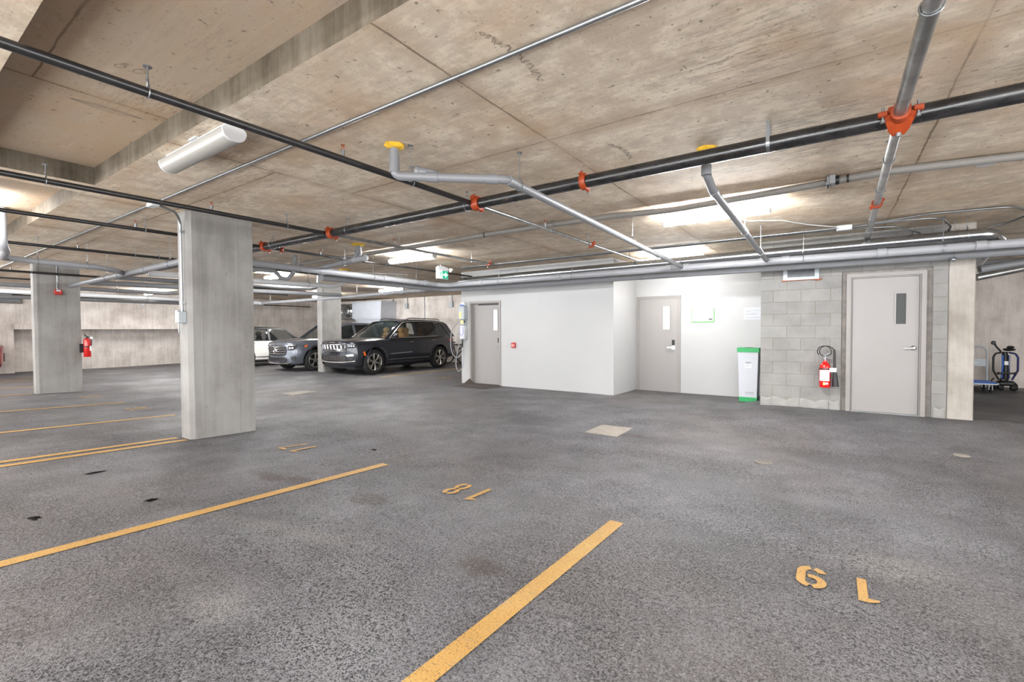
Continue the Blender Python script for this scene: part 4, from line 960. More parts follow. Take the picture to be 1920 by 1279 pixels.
# green-edged notice
r = thing('wall_notice', 'white framed notice board with a thin green border on the set-back wall', 'notice', (-2.295, 10.45, 1.69))
MB().box(-2.525, -2.065, 10.43, 10.45, 1.545, 1.835).build('board', M['greens'], r)
MB().box(-2.512, -2.078, 10.426, 10.431, 1.565, 1.825).build('sheet', M['paper'], r)
b = MB()
for x, z, w, h in ((-2.50, 1.808, .05, .009), (-2.33, 1.755, .03, .012), (-2.30, 1.772, .05, .006), (-2.35, 1.70, .012, .02), (-2.23, 1.69, .03, .006), (-2.33, 1.59, .03, .012), (-2.17, 1.775, .04, .02), (-2.35, 1.66, .02, .006), (-2.28, 1.63, .1, .004), (-2.46, 1.75, .04, .005), (-2.46, 1.70, .05, .005), (-2.46, 1.65, .045, .005)): b.box(x, x+w, 10.4245, 10.426, z, z+h)
b.build('print', M['print'], r)
b = MB(); b.box(-2.175, -2.095, 10.4243, 10.426, 1.588, 1.622); b.build('print_block', M['printd'], r)
# paper notice
r = tag(MB().box(-1.50, -1.10, 10.444, 10.45, 1.585, 1.83).build('paper_notice', M['card'], org=(-1.3, 10.45, 1.7)), 'plain white paper notice with a few printed lines beside the block wall', 'notice')
b = MB()
for x, z, w in ((-1.465, 1.765, .26), (-1.465, 1.742, .09), (-1.465, 1.705, .22), (-1.475, 1.685, .2), (-1.475, 1.62, .3)): b.box(x, x+w, 10.442, 10.4445, z, z+.007)
b.build('print', M['print'], r)
# louvred vent in the block wall
r = thing('wall_vent', 'grey louvred vent high in the block wall, rust along its lower edge', 'vent', (-.45, 9.0, 2.32))
b = MB()
for a in ((-.70, -.64, 2.20, 2.44), (-.26, -.20, 2.20, 2.44), (-.64, -.26, 2.20, 2.245), (-.64, -.26, 2.40, 2.44)): b.box(a[0], a[1], 8.965, 9.02, a[2], a[3])
b.build('vent_frame', M['greybox'], r)
b = MB()
for k in range(9):
    z = 2.25+.0165*k; b.prism([(-.64, 8.972, z), (-.64, 9.01, z+.014), (-.64, 9.01, z+.016), (-.64, 8.972, z+.002)], (.38, 0, 0))
b.build('louvre_blades', M['card'], r)
MB().box(-.66, -.24, 9.06, 9.08, 2.21, 2.43).build('vent_back', M['dark'], r)
b = MB(); rr = random.Random(9)
for i in range(16):
    x = -.71+.52*i/15; h = rr.uniform(.004, .014)*(2.2 if i in (0, 1, 13, 14, 15) else 1); b.box(x-.012, x+.03, 8.968, 8.998, 2.20-h, 2.204)
b.build('rusty_edge', M['rust'], r)

# tall recycling box
zb = zf(-1.3, 9.7)
r = thing('recycling_box', 'tall pale recycling box with green lid and base beside the block wall', 'recycling box', (-1.30, 9.72, zb))
b = MB()
def taper(m_, x0, x1, y0, y1, za, x2, x3, y2, y3, zb_):
    m_.add([(x0, y0, za), (x1, y0, za), (x1, y1, za), (x0, y1, za), (x2, y2, zb_), (x3, y2, zb_), (x3, y3, zb_), (x2, y3, zb_)], [(3, 2, 1, 0), (4, 5, 6, 7), (0, 1, 5, 4), (1, 2, 6, 5), (2, 3, 7, 6), (3, 0, 4, 7)]); return m_
taper(b, -1.445, -1.155, 9.58, 9.88, zb, -1.47, -1.13, 9.56, 9.90, zb+.93); b.build('box_body', M['card'], r)
b = MB(); taper(b, -1.448, -1.152, 9.576, 9.884, zb, -1.451, -1.149, 9.574, 9.886, zb+.085); b.build('green_base', M['green'], r)
b = MB(); taper(b, -1.485, -1.115, 9.545, 9.915, zb+.925, -1.485, -1.115, 9.545, 9.915, zb+1.005); lid = b.build('lid', M['green'], r)
b = MB(); b.lathe([(.0, 0), (.07, 0), (.08, .004), (.08, .006)], (-1.30, 9.73, zb+1.003), n=20); b.build('lid_opening', M['dark'], lid)
yy = lambda z: 9.58 - .02*(z-zb)/.93 - .003
b = MB(); z = zb+.72; b.box(-1.335, -1.255, yy(z)-.002, yy(z)+.004, z, z+.028); b.build('print_bar', M['print'], r)
b = MB(); z = zb+.63; b.box(-1.355, -1.235, yy(z)-.002, yy(z)+.004, z, z+.075, bev=.0009); b.build('print_logo', M['whitep'], r)
b = MB(); z = zb+.655; b.box(-1.345, -1.275, yy(z)-.003, yy(z)+.003, z, z+.03); b.build('print', M['card'], r)
b = MB()
for x, w in ((-1.34, .012), (-1.322, .02), (-1.295, .012), (-1.275, .018), (-1.252, .012), (-1.235, .014), (-1.216, .012)): z = zb+.165; b.box(x, x+w, yy(z)-.002, yy(z)+.003, z, z+.02)
z = zb+.142; b.box(-1.345, -1.20, yy(z)-.002, yy(z)+.003, z, z+.005); b.build('print_line', M['print'], r)

# charging station at the left end of the white wall
r = thing('car_charger', 'wall-mounted car charger with grey boxes and looped cables at the white wall corner', 'car charger', (-7.73, 9.1, 1.6))
b = MB(); b.box(-7.82, -7.70, 8.96, 9.1, 2.01, 2.09, bev=.01); b.lathe([(.06, 0), (.06, .012), (.0, .035)], (-7.76, 9.03, 2.09), n=18); b.build('beacon_box', M['whitep'], r)
b = MB(); b.box(-7.815, -7.705, 8.955, 8.962, 2.015, 2.045); b.build('blue_band', M['blue'], r)
b = MB(); b.box(-7.86, -7.675, 8.93, 9.1, 1.66, 2.0, bev=.01); sb = b.build('breaker_box', M['greybox'], r)
b = MB(); b.box(-7.82, -7.75, 8.922, 8.93, 1.70, 1.86); b.build('breaker_window', M['yellabel'], sb); b = MB(); b.box(-7.70, -7.672, 8.95, 8.97, 1.58, 1.64); b.build('latch', M['blackp'], sb)
b = MB(); b.box(-7.83, -7.70, 8.97, 9.1, 1.53, 1.655, bev=.008); mb_ = b.build('meter_box', M['greybox'], r)
b = MB(); b.box(-7.81, -7.715, 8.964, 8.97, 1.565, 1.64); b.build('meter_label', M['yellabel'], mb_)
b = MB(); b.box(-7.845, -7.70, 8.95, 9.1, 1.16, 1.52, bev=.02); ub = b.build('charger_unit', M['whitep'], r)
b = MB(); pts = [(-7.825, 1.30), (-7.825, 1.47), (-7.72, 1.47), (-7.72, 1.30)]
b.tube([(x, 8.948, z) for x, z in pts]+[(-7.745, 8.948, 1.275), (-7.80, 8.948, 1.275), (-7.825, 8.948, 1.30)], .007, 8); b.tube([(-7.81, 8.948, 1.215), (-7.772, 8.948, 1.255), (-7.735, 8.948, 1.215)], .004, 6); b.build('violet_trim', M['purple'], ub)
def loop(pts, nm, mat, rad):
    P = [Vector(p) for p in pts]; out = []
    for i in range(len(P)-1):
        p0, p1, p2, p3 = P[max(i-1, 0)], P[i], P[i+1], P[min(i+2, len(P)-1)]
        for k in range(8):
            t = k/8; out.append(.5*((2*p1)+(p2-p0)*t+(2*p0-5*p1+4*p2-p3)*t*t+(3*p1-p0-3*p2+p3)*t**3))
    out.append(P[-1]); MB().tube(out, rad, 8).build(nm, mat, r)
loop([(-7.83, 8.95, 1.60), (-8.02, 8.88, 1.42), (-8.06, 8.86, 1.05), (-7.98, 8.84, .80), (-7.82, 8.84, .70), (-7.68, 8.86, .84), (-7.63, 8.92, 1.1), (-7.66, 9.0, 1.40)], 'charging_cable', M['pvcl'], .0105)
loop([(-7.82, 8.97, 1.17), (-7.90, 8.92, .80), (-7.90, 8.88, .50), (-7.80, 8.86, .36), (-7.68, 8.87, .46), (-7.66, 8.9, .75), (-7.72, 8.97, 1.17)], 'charging_cable', M['pvcl'], .010)
b = MB(); b.tube([(-7.82, 9.06, 1.18), (-7.83, 9.05, 1.0), (-7.83, 9.05, .95)], [.02, .022, .015], 10); b.build('plug', M['dark'], r)

# exit sign with its spot lamp
r = thing('exit_sign', 'green and white running-man exit sign with arrow hung from the ceiling', 'exit sign', (-7.32, 7.72, ZC))
b = MB(); b.box(-7.335, -7.24, 7.58, 7.90, 2.55, 2.82, bev=.008); b.cyl((-7.29, 7.72, 2.82), (-7.32, 7.72, ZC), .012, 8); b.box(-7.32, -7.26, 7.62, 7.82, 2.82, 2.84); b.build('sign_body', M['whitep'], r)
fx = -7.238
b = MB(); b.quad((fx, 7.595, 2.56), (fx, 7.70, 2.56), (fx, 7.70, 2.735), (fx, 7.595, 2.735)); b.build('white_panel', M['exitw'], r)
b = MB(); b.quad((fx, 7.70, 2.56), (fx, 7.885, 2.56), (fx, 7.885, 2.735), (fx, 7.70, 2.735)); b.build('green_panel', M['exitg'], r)
b = MB(); f2 = fx+.003
b.poly([(f2, 7.72, 2.63), (f2, 7.79, 2.63), (f2, 7.79, 2.585), (f2, 7.87, 2.648), (f2, 7.79, 2.71), (f2, 7.79, 2.665), (f2, 7.72, 2.665)]); b.build('arrow', M['exitw'], r)
b = MB()   # running figure: head, trunk, arms and legs as one flat pictogram
b.lathe([(0, 0), (.011, 0), (.011, .001)], (f2, 7.655, 2.712), (1, 0, 0), 12)
for pts in ([(7.640, 2.668), (7.625, 2.62)], [(7.625, 2.62), (7.650, 2.592), (7.640, 2.555)], [(7.625, 2.62), (7.605, 2.59), (7.580, 2.58)], [(7.640, 2.66), (7.665, 2.642), (7.682, 2.652)], [(7.638, 2.66), (7.610, 2.655), (7.595, 2.632)]):
    b.tube([(f2, y+.012, z+.028) for y, z in pts], .008, 6)
b.build('running_figure', M['exitg'], r)
b = MB(); b.lathe([(0, 0), (.03, .0), (.055, .05), (.058, .075), (0, .08)], (-7.25, 7.94, 2.80), (.5, .55, -.6), 16); b.build('spot_head', M['whitep'], r)

# things on the left and back walls
r = thing('wall_louvre', 'dark grey louvred grille high on the pale left wall', 'vent', (-22.2, 3.1, 2.55))
b = MB()
for a in ((2.86, 2.90, 2.33, 2.74), (3.37, 3.42, 2.33, 2.74), (2.90, 3.37, 2.33, 2.37), (2.90, 3.37, 2.70, 2.74)): b.box(-22.25, -22.17, a[0], a[1], a[2], a[3])
b.build('vent_frame', M['iron'], r)
b = MB()
for k in range(7): z = 2.385+.045*k; b.box(-22.22, -22.18, 2.90, 3.37, z, z+.02)
b.build('louvre_blades', M['greybox'], r); MB().box(-22.248, -22.235, 2.9, 3.37, 2.37, 2.70).build('vent_back', M['dark'], r)
r = tag(MB().lathe([(0, 0), (.06, 0), (.07, .03), (.07, .09), (.03, .13), (0, .14)], (-22.25, 6.71, 2.45), (1, 0, 0), 18).build('round_detector', M['whitep'], org=(-22.2, 6.71, 2.45)), 'small round white detector on the pale left wall', 'detector')
# ventilation plenum with foil spouts
r = thing('air_plenum', 'big wrapped pale air plenum with two round foil duct ends on the back wall', 'ventilation duct', (-18.7, 14.4, 2.4))
b = MB(); b.prism([(-18.95, 13.9, 1.95), (-16.9, 13.9, 1.88), (-16.85, 13.9, 2.74), (-18.95, 13.9, 2.74)], (0, .89, 0)); b.prism([(-18.9, 13.95, 1.95), (-17.0, 13.95, 1.89), (-17.25, 13.95, 1.72), (-18.6, 13.95, 1.78)], (0, .8, 0)); b.build('plenum', M['insul'], r)
b = MB(); b.box(-20.75, -18.95, 13.95, 14.79, 1.93, 2.66, bev=.03); b.build('foil_box', M['foil'], r)
for x in (-20.15, -19.35):
    b = MB(); rr = random.Random(int(-x*10)); b.lathe([(0, -.02), (.16, .0), (.24, .06), (.25, .12), (.29, .16), (.27, .2)], (x, 13.80, 2.30), (0, 1, 0), 26)
    b.v = [(a+rr.uniform(-.02, .02), c+rr.uniform(-.02, .02), d+rr.uniform(-.02, .02)) for a, c, d in b.v]; b.build('foil_spout', M['foil'], r, ang=10)
for x, z, s, lab in ((-17.05, 2.50, .10, 'pale box on the back wall beside the wrapped plenum'), (-16.1, 2.52, .085, 'small grey box on the back wall in the middle of the three'), (-13.35, 2.50, .09, 'small grey box on the back wall nearest the white room')):
    b = MB(); b.box(x-s, x+s, 14.68, 14.8, z-.13, z+.11, bev=.008); o = tag(b.build('wall_box', M['greybox'], org=(x, 14.8, z)), lab, 'junction box', 'boxes on the back wall')
    MB().cyl((x, 14.75, z+.11), (x, 14.75, ZC), .022, 8).build('conduit', M['galv'], o)
emt([(-15.0, 14.78, .3), (-15.0, 14.78, ZC)], .02, 'thin upright conduit on the back wall behind the dark grey SUV', 'back wall conduits', fil=0)

# round knock-out patch on the ceiling
tag(MB().lathe([(0, -.004), (.06, -.004), (.07, 0)], (1.12, 5.94, ZC), n=20).build('ceiling_disc', M['whitep'], org=(1.12, 5.94, ZC)), 'small flat white disc on the ceiling at upper right', 'ceiling cap')

# platform trolley
zt = zf(2.3, 13.6)
r = thing('platform_trolley', 'blue platform trolley with a grey tube handle behind the concrete pier', 'trolley', (2.2, 13.65, zt))
b = MB(); b.box(1.75, 2.76, 13.3, 14.02, zt+.17, zt+.205, bev=.01); b.build('deck', M['blue'], r)
b = MB()
for x in (1.75, 2.75): b.box(x-.008, x+.014, 13.29, 14.03, zt+.17, zt+.207)
b.box(1.75, 2.76, 13.290, 13.302, zt+.17, zt+.19); b.box(1.75, 2.76, 14.018, 14.035, zt+.17, zt+.19); b.build('deck_rim', M['galv'], r)
MB().tube(fillet([(1.80, 14.05, zt+.18), (1.80, 14.07, zt+.93), (2.73, 14.07, zt+.93), (2.73, 14.05, zt+.18)], .12), .016, 10).build('handle', M['greybox'], r)
b = MB(); b.box(1.80, 2.73, 14.06, 14.075, zt+.50, zt+.66); b.build('handle_panel', M['greybox'], r)
b = MB(); b.box(2.42, 2.60, 14.05, 14.06, zt+.565, zt+.585); b.build('panel_mark', M['whitep'], r)
for x in (1.86, 2.66):
    for y in (13.4, 13.92):
        b = MB(); b.lathe([(.0, -.016), (.055, -.016), (.06, -.008), (.06, .008), (.055, .016), (0, .016)], (x, y, zt+.06), (1, 0, 0), 18); w_ = b.build('castor', M['rubber'], r)
        b = MB(); b.box(x-.03, x-.02, y-.03, y+.03, zt+.06, zt+.17); b.box(x+.02, x+.03, y-.03, y+.03, zt+.06, zt+.17); b.build('castor_fork', M['galv'], w_)

# folded carry cart / mobility frame against the back wall
zt = zf(3.05, 14.2)
r = thing('folded_mobility_scooter', 'folded black mobility scooter with dark blue side tubes by the back wall', 'mobility scooter', (3.03, 14.2, zt))
for s in (-1, 1):
    c_ = 3.03
    MB().tube(fillet([(c_+s*.06, 14.2, zt+.80), (c_+s*.15, 14.16, zt+.78), (c_+s*.185, 14.15, zt+.70), (c_+s*.185, 14.15, zt+.42), (c_+s*.10, 14.15, zt+.22)], .05), .018, 10).build('side_tube', M['navy'] if s > 0 else M['blackp'], r)
    MB().tube([(c_+s*.055, 14.13, zt+.25), (c_+s*.045, 14.12, zt+.55), (c_+s*.05, 14.13, zt+.75)], .016, 10).build('inner_tube', M['blue'] if s < 0 else M['navy'], r)
    b = MB(); b.lathe([(0, -.03), (.06, -.03), (.075, -.015), (.075, .015), (.06, .03), (0, .03)], (c_+s*.15, 14.14, zt+.075), (1, 0, 0), 18); b.build('wheel', M['rubber'], r)
    b = MB(); b.lathe([(0, -.04), (.05, -.04), (.06, -.01), (.06, .01), (.05, .04), (0, .04)], (c_+s*.09, 14.02, zt+.06), (1, 0, 0), 16); b.build('wheel', M['rubber'], r)
b = MB(); b.tube([(3.03, 14.16, zt+.18), (3.035, 14.15, zt+.45), (3.02, 14.16, zt+.82)], [.055, .06, .045], 12); b.build('steering_column', M['blackp'], r)
b = MB(); b.box(2.9, 3.17, 14.02, 14.25, zt+.10, zt+.20, bev=.03); b.box(2.93, 3.02, 14.0, 14.1, zt+.19, zt+.26, bev=.015); b.build('chassis', M['blackp'], r)
b = MB(); b.sphere((3.08, 14.15, zt+.87), .10, sz=.35); b.sphere((3.10, 14.15, zt+.92), .06, sz=.5); b.build('saddle', M['blackp'], r)
b = MB(); b.tube([(2.96, 14.15, zt+.82), (2.88, 14.13, zt+.93), (2.84, 14.12, zt+1.03)], .018, 8); b.box(2.80, 2.87, 14.09, 14.15, zt+.97, zt+1.05, bev=.015); b.build('tiller_grip', M['blackp'], r)
b = MB(); b.box(3.0, 3.06, 14.085, 14.09, zt+.54, zt+.62); b.build('sticker', M['paper'], r)
b = MB(); b.tube([(2.92, 14.06, zt+.36), (3.15, 14.06, zt+.37)], .02, 8); b.sphere((2.91, 14.06, zt+.36), .03); b.sphere((3.16, 14.06, zt+.37), .03); b.build('clamp_bar', M['blackp'], r)
b = MB(); b.tube([(2.86, 14.1, zt+.10), (2.80, 14.05, zt+.2), (2.84, 14.03, zt+.26)], .012, 8); b.build('cable_loop', M['blackp'], r)

# two bicycles standing behind the dark grey SUV
def bicycle(x, y, rz, label, frame):
    r = thing('bicycle', label, 'bicycle', (x, y, zf(x, y)), 'bicycles behind the dark grey SUV'); r.rotation_euler = (0, 0, rz); r['_w'] = (0, 0, 0)
    for nm, px in (('front_wheel', .5), ('rear_wheel', -.5)):
        b = MB(); b.ring((px, 0, .33), (0, 1, 0), .31, .020, 28, 8); w = b.build(nm, M['rubber'], r)
        b = MB(); b.ring((px, 0, .33), (0, 1, 0), .285, .009, 28, 6)
        for k in range(10):
            a = 2*PI*k/10; b.cyl((px, 0, .33), (px+.285*math.cos(a), 0, .33+.285*math.sin(a)), .0035, 5)
        b.cyl((px, -.04, .33), (px, .04, .33), .025, 10); b.build('rim', M['galv'], w)
    b = MB()
    for p, q in (((-.5, .0, .33), (-.1, 0, .30)), ((-.1, 0, .30), (-.22, 0, .80)), ((-.22, 0, .76), (.34, 0, .78)), ((-.1, 0, .30), (.36, 0, .70)), ((-.5, 0, .33), (-.21, 0, .74)), ((.5, 0, .33), (.33, 0, .86))): b.cyl(p, q, .02, 10)
    b.build('frame', M[frame], r)
    b = MB(); b.sphere((-.24, 0, .86), .11, sz=.35); b.cyl((-.22, 0, .76), (-.235, 0, .85), .014, 8); b.build('saddle', M['blackp'], r)
    b = MB(); b.tube([(.30, -.28, .98), (.33, -.1, .95), (.33, .1, .95), (.30, .28, .98)], .014, 8); b.cyl((.33, 0, .85), (.33, 0, .95), .016, 8); b.build('handlebar', M['blackp'], r)
    b = MB(); b.lathe([(0, 0), (.09, 0), (.09, .006), (0, .006)], (-.1, -.03, .30), (0, 1, 0), 18); b.cyl((-.1, -.05, .30), (.02, -.05, .18), .01, 6); b.build('crank', M['galv'], r)
bicycle(-12.55, 14.25, .35, 'black bicycle parked tight behind the dark grey SUV, nearer one', 'blackp')
bicycle(-12.05, 14.55, .1, 'pale bicycle by the back wall, half hidden by the white room', 'pvcw')
tag(MB().box(-12.95, -12.85, 13.75, 13.85, zf(-12.9, 13.8), zf(-12.9, 13.8)+.30, bev=.02).build('red_marker', M['redd'], org=(-12.9, 13.8, 0)), 'small red upright block by the rear wheel of the dark grey SUV', 'marker')
# ================================================================== CARS
def lerp_tab(tab, x):
    """tab: list of (x, ...values) sorted; smooth (monotone cubic-ish) interpolation"""
    if x <= tab[0][0]: return tab[0][1:]
    for i in range(len(tab)-1):
        a, b = tab[i], tab[i+1]
        if a[0] <= x <= b[0]:
            t = (x-a[0])/(b[0]-a[0]); return tuple(a[k]+(b[k]-a[k])*t for k in range(1, len(a)))
    return tab[-1][1:]
def smooth_tab(tab, it=2):
    """Chaikin-like resample so that hood and shoulder lines flow"""
    for _ in range(it):
        out = [tab[0]]
        for i in range(len(tab)-1):
            a, b = tab[i], tab[i+1]
            if abs(b[0]-a[0]) < .02: out += [b]; continue
            out.append(tuple(a[k]*.75+b[k]*.25 for k in range(len(a)))); out.append(tuple(a[k]*.25+b[k]*.75 for k in range(len(a))))
        out.append(tab[-1]); tab = out
    return tab

def make_car(P, loc, rz, label):
    r = thing(P['name'], label, 'car', loc); r.rotation_euler = (0, 0, rz); r['_w'] = (0, 0, 0)
    W = P['W']/2; xn, xt = P['nose'], P['tail']; wr = P['wr']; wb = P['wb']; paint = P['paint']; bow = P['bow']; bowt = .12
    def deform(v):
        x, y, z = v; q = min(1, abs(y)/W)
        if x > 0: x -= bow*q**3*sst(xn-1.0, xn, x)
        if x < xt+1.0: x += bowt*q**3*sst(xt+1.0, xt, x)
        return (x, y, z)
    tab = smooth_tab(P['body'])           # (x, zbottom, ztop_edge, zcentre, halfwidth factor)
    def half_ring(x, zb, ze, zc, w):
        w *= W; m = zb+(ze-zb)*.42
        return [(0, zb), (w*.86, zb), (w*.955, zb+.05), (w*.985, zb+.16), (w, m), (w*.985, ze-.16), (w*.955, ze-.05), (w*.90, ze+.006), (w*.70, ze+(zc-ze)*.72), (w*.35, ze+(zc-ze)*.95), (0, zc)]
    mb = MB(); rings = []
    for row in tab:
        h = half_ring(*row); full = h + [(-y, z) for y, z in h[-2:0:-1]]
        rings.append([(row[0], y, z) for y, z in full])
    n = len(rings[0])
    def cap(ring, flip):
        cx = ring[0][0]; cz = (min(p[2] for p in ring)+max(p[2] for p in ring))/2
        b0 = len(mb.v); steps = [1, .75, .45, .15]
        for s in steps: mb.v += [deform((cx, p[1]*s, cz+(p[2]-cz)*s)) for p in ring]
        for k in range(len(steps)-1):
            for i in range(n):
                j = (i+1) % n; f = [b0+k*n+i, b0+k*n+j, b0+k*n+n+j, b0+k*n+n+i]; mb.f.append(f[::-1] if flip else f); mb.m.append(0)
        f = [b0+(len(steps)-1)*n+i for i in range(n)]; mb.f.append(f[::-1] if flip else f); mb.m.append(0)
        return b0
    b0 = cap(rings[0], False); base = [[b0+i for i in range(n)]]
    for rg in rings[1:-1]:
        base.append([len(mb.v)+i for i in range(n)]); mb.v += [deform(p) for p in rg]
    b1 = cap(rings[-1], True); base.append([b1+i for i in range(n)])
    for k in range(len(base)-1):
        for i in range(n):
            j = (i+1) % n; mb.f.append([base[k][i], base[k][j], base[k+1][j], base[k+1][i]][::-1]); mb.m.append(0)
    body = mb.build('body_shell', [paint, M['dark']], r, ang=40)
    # wheel arches cut out of the shell
    cut = MB()
    for x in (0, -wb):
        for s in (1, -1):
            pts = [(x+P['ar']*math.cos(2*PI*i/28), s*(W+.1), wr+.01+P['ar']*math.sin(2*PI*i/28)) for i in range(28)]
            cut.prism(pts if s < 0 else pts[::-1], (0, -s*.5, 0), 0)
    co = cut.build('cutter', M['dark'], None)
    import bmesh
    for ob in (body, co):
        bm = bmesh.new(); bm.from_mesh(ob.data); bmesh.ops.recalc_face_normals(bm, faces=bm.faces); bm.to_mesh(ob.data); bm.free()
    co.parent = r
    bpy.context.view_layer.update()
    md = body.modifiers.new('arch', 'BOOLEAN'); md.operation = 'DIFFERENCE'; md.object = co; md.solver = 'EXACT'; md.material_mode = 'TRANSFER'
    bpy.context.view_layer.update()
    me = bpy.data.meshes.new_from_object(body.evaluated_get(bpy.context.evaluated_depsgraph_get()))
    body.modifiers.clear(); body.data = me; me.set_sharp_from_angle(angle=math.radians(40))
    bpy.data.objects.remove(co, do_unlink=True)
    def side_y(x, z):                     # half width of the shell at (x,z)
        zb, ze, zc, w = lerp_tab(tab[::-1] if tab[0][0] > tab[-1][0] else tab, x); h = half_ring(x, zb, ze, zc, w)
        for i in range(1, 7):
            if h[i][1] <= z <= h[i+1][1]:
                t = (z-h[i][1])/max(1e-6, h[i+1][1]-h[i][1]); return h[i][0]+(h[i+1][0]-h[i][0])*t
        return h[7][0] if z > ze else h[1][0]
    # flat patches that follow the side / the nose
    def side_patch(mb_, pts, s, off=.004, th=.006):
        V = [Vector((*p, 0)) for p in pts]; tri = tessellate_polygon([V]); O = []
        for (x, z) in pts:
            y = s*(side_y(x, z)+off); O.append(deform((x, y, z)))
        I = [(a, b-s*th*3, c) for a, b, c in O]; m_ = len(pts)
        mb_.add(O+I, [t for t in tri]+[(i, (i+1) % m_, m_+(i+1) % m_, m_+i) for i in range(m_)])
    def strip_side(mb_, pts, s, w, off=.004):
        for i in range(len(pts)-1):
            (x0, z0), (x1, z1) = pts[i], pts[i+1]; d = Vector((x1-x0, z1-z0)); nn = Vector((-d.y, d.x)).normalized()*w/2
            side_patch(mb_, [(x0-nn.x, z0-nn.y), (x1-nn.x, z1-nn.y), (x1+nn.x, z1+nn.y), (x0+nn.x, z0+nn.y)], s, off)
    def nose_x(y, z):
        return deform((xn, y, z))[0]
    def nose_patch(mb_, pts, off=.006, th=.02, div=6):
        """polygon in (y,z) lifted on to the nose"""
        ys = [p[0] for p in pts]; ya, yb_ = min(ys), max(ys); nn = max(2, int((yb_-ya)/.05)); m_ = len(pts); cols = []
        cuts = sorted(set([ya+1e-4, yb_-1e-4]+[ya+(yb_-ya)*i/nn for i in range(1, nn)]+[min(max(p, ya+1e-4), yb_-1e-4) for p in ys]))
        for y in cuts:
            zz = []
            for i in range(m_):
                (a, za), (b, zb_) = pts[i], pts[(i+1) % m_]
                if abs(b-a) < 1e-9: continue
                if min(a, b) <= y <= max(a, b): zz.append(za+(zb_-za)*(y-a)/(b-a))
            if len(zz) >= 2: cols.append((y, min(zz), max(zz)))
        L0 = [(nose_x(y, a)+off, y, a) for y, a, b in cols]; L1 = [(nose_x(y, b)+off, y, b) for y, a, b in cols]; k = len(cols)
        I0 = [(x-th, y, z) for x, y, z in L0]; I1 = [(x-th, y, z) for x, y, z in L1]; fs = []
        for i in range(k-1): fs += [(i, i+1, k+i+1, k+i), (2*k+i, 2*k+i+1, i+1, i), (k+i, k+i+1, 3*k+i+1, 3*k+i)]
        fs += [(0, k, 3*k, 2*k), (k-1, 2*k-1, 4*k-1, 3*k-1)]
        mb_.add(L0+L1+I0+I1, fs)
    def nose_bar(mb_, pts, rad, off=.006, nseg=6):
        out = []
        for i in range(len(pts)-1):
            (a, b), (c, d) = pts[i], pts[i+1]
            for k in range(nseg): t = k/nseg; y, z = a+(c-a)*t, b+(d-b)*t; out.append((nose_x(y, z)+off, y, z))
        y, z = pts[-1]; out.append((nose_x(y, z)+off, y, z)); mb_.tube(out, rad, 8)
    R = dict(r=r, side_patch=side_patch, strip_side=strip_side, nose_patch=nose_patch, nose_bar=nose_bar, nose_x=nose_x, W=W, body=body, side_y=side_y, deform=deform)
    # cabin: side panels with window openings, roof, glass
    yb, yr = P['yb'], P['yr']; out = P['cabin']; wins = P['windows']; zbelt, zroof = P['zbelt'], P['zroof']
    def cab_y(x, z):
        t = min(1, max(0, (z-zbelt)/(zroof-zbelt))); base_ = yb+(yr-yb)*(t**1.15)
        pl = 1 - .05*sst(-.9, .1, x) - .05*sst(xt+1.3, xt, x) if True else 1
        return base_*pl
    for s in (1, -1):
        c = MB(); loops = [[Vector((x, z, 0)) for x, z in out]] + [[Vector((x, z, 0)) for x, z in w] for w in wins]
        flat = [p for l in loops for p in l]; tri = tessellate_polygon(loops)
        O = [(p.x, s*cab_y(p.x, p.y), p.y) for p in flat]; I = [(a, b-s*.035, d) for a, b, d in O]; m_ = len(flat)
        c.add(O+I, [t for t in tri]+[tuple(i+m_ for i in t[::-1]) for t in tri])
        k = 0
        for l in loops:
            L_ = len(l); c.add([O[k+i] for i in range(L_)]+[I[k+i] for i in range(L_)], [(i, (i+1) % L_, L_+(i+1) % L_, L_+i) for i in range(L_)]); k += L_
        c.build('cabin_side', P['pillar'], r, ang=25)
        for wi, w in enumerate(wins):
            g = MB(); tri = tessellate_polygon([[Vector((x, z, 0)) for x, z in w]])
            O = [(x, s*(cab_y(x, z)-.010), z) for x, z in w]; g.add(O, [t for t in tri]); g.build('side_window', P['wglass'][wi], r)
        if P.get('chrome'):
            t_ = MB()
            for w in P['chrome']:
                t_.tube([(x, s*(cab_y(x, z)+.003), z) for x, z in w], .010, 6)
            t_.build('window_trim', M['chrome'], r)
    # roof from the windscreen head to the tailgate
    rf = MB(); pr = P['roof']; nxr = len(pr); nyr = 12
    for (x, z) in pr:
        ys_ = cab_y(x, z)-.0
        for j in range(nyr+1):
            u = -1+2*j/nyr; rf.v.append((x, ys_*u, z+P['crown']*(1-abs(u)**2.4)))
    for i in range(nxr-1):
        for j in range(nyr): a = i*(nyr+1)+j; rf.f.append([a, a+1, a+nyr+2, a+nyr+1]); rf.m.append(0)
    rf.build('roof', P['roofpaint'], r, ang=50)
    def glass_panel(nm, x0, z0, y0, x1, z1, y1, bowx, mat):
        g = MB(); nu, nv = 10, 6
        for j in range(nv+1):
            t = j/nv
            for i in range(nu+1):
                u = -1+2*i/nu; yy_ = (y0+(y1-y0)*t)*u; g.v.append((x0+(x1-x0)*t - bowx*abs(u)**2.2, yy_, z0+(z1-z0)*t+(P['crown']*.8*t+.02*(1-t))*(1-u*u)))
        for j in range(nv):
            for i in range(nu): a = j*(nu+1)+i; g.f.append([a, a+1, a+nu+2, a+nu+1]); g.m.append(0)
        g.build(nm, mat, r)
    (wx0, wz0), (wx1, wz1) = P['screen']; glass_panel('windscreen', wx0, wz0, cab_y(wx0, wz0)-.02, wx1, wz1, cab_y(wx1, wz1)-.01, P.get('sbow', .10), M['glass'])
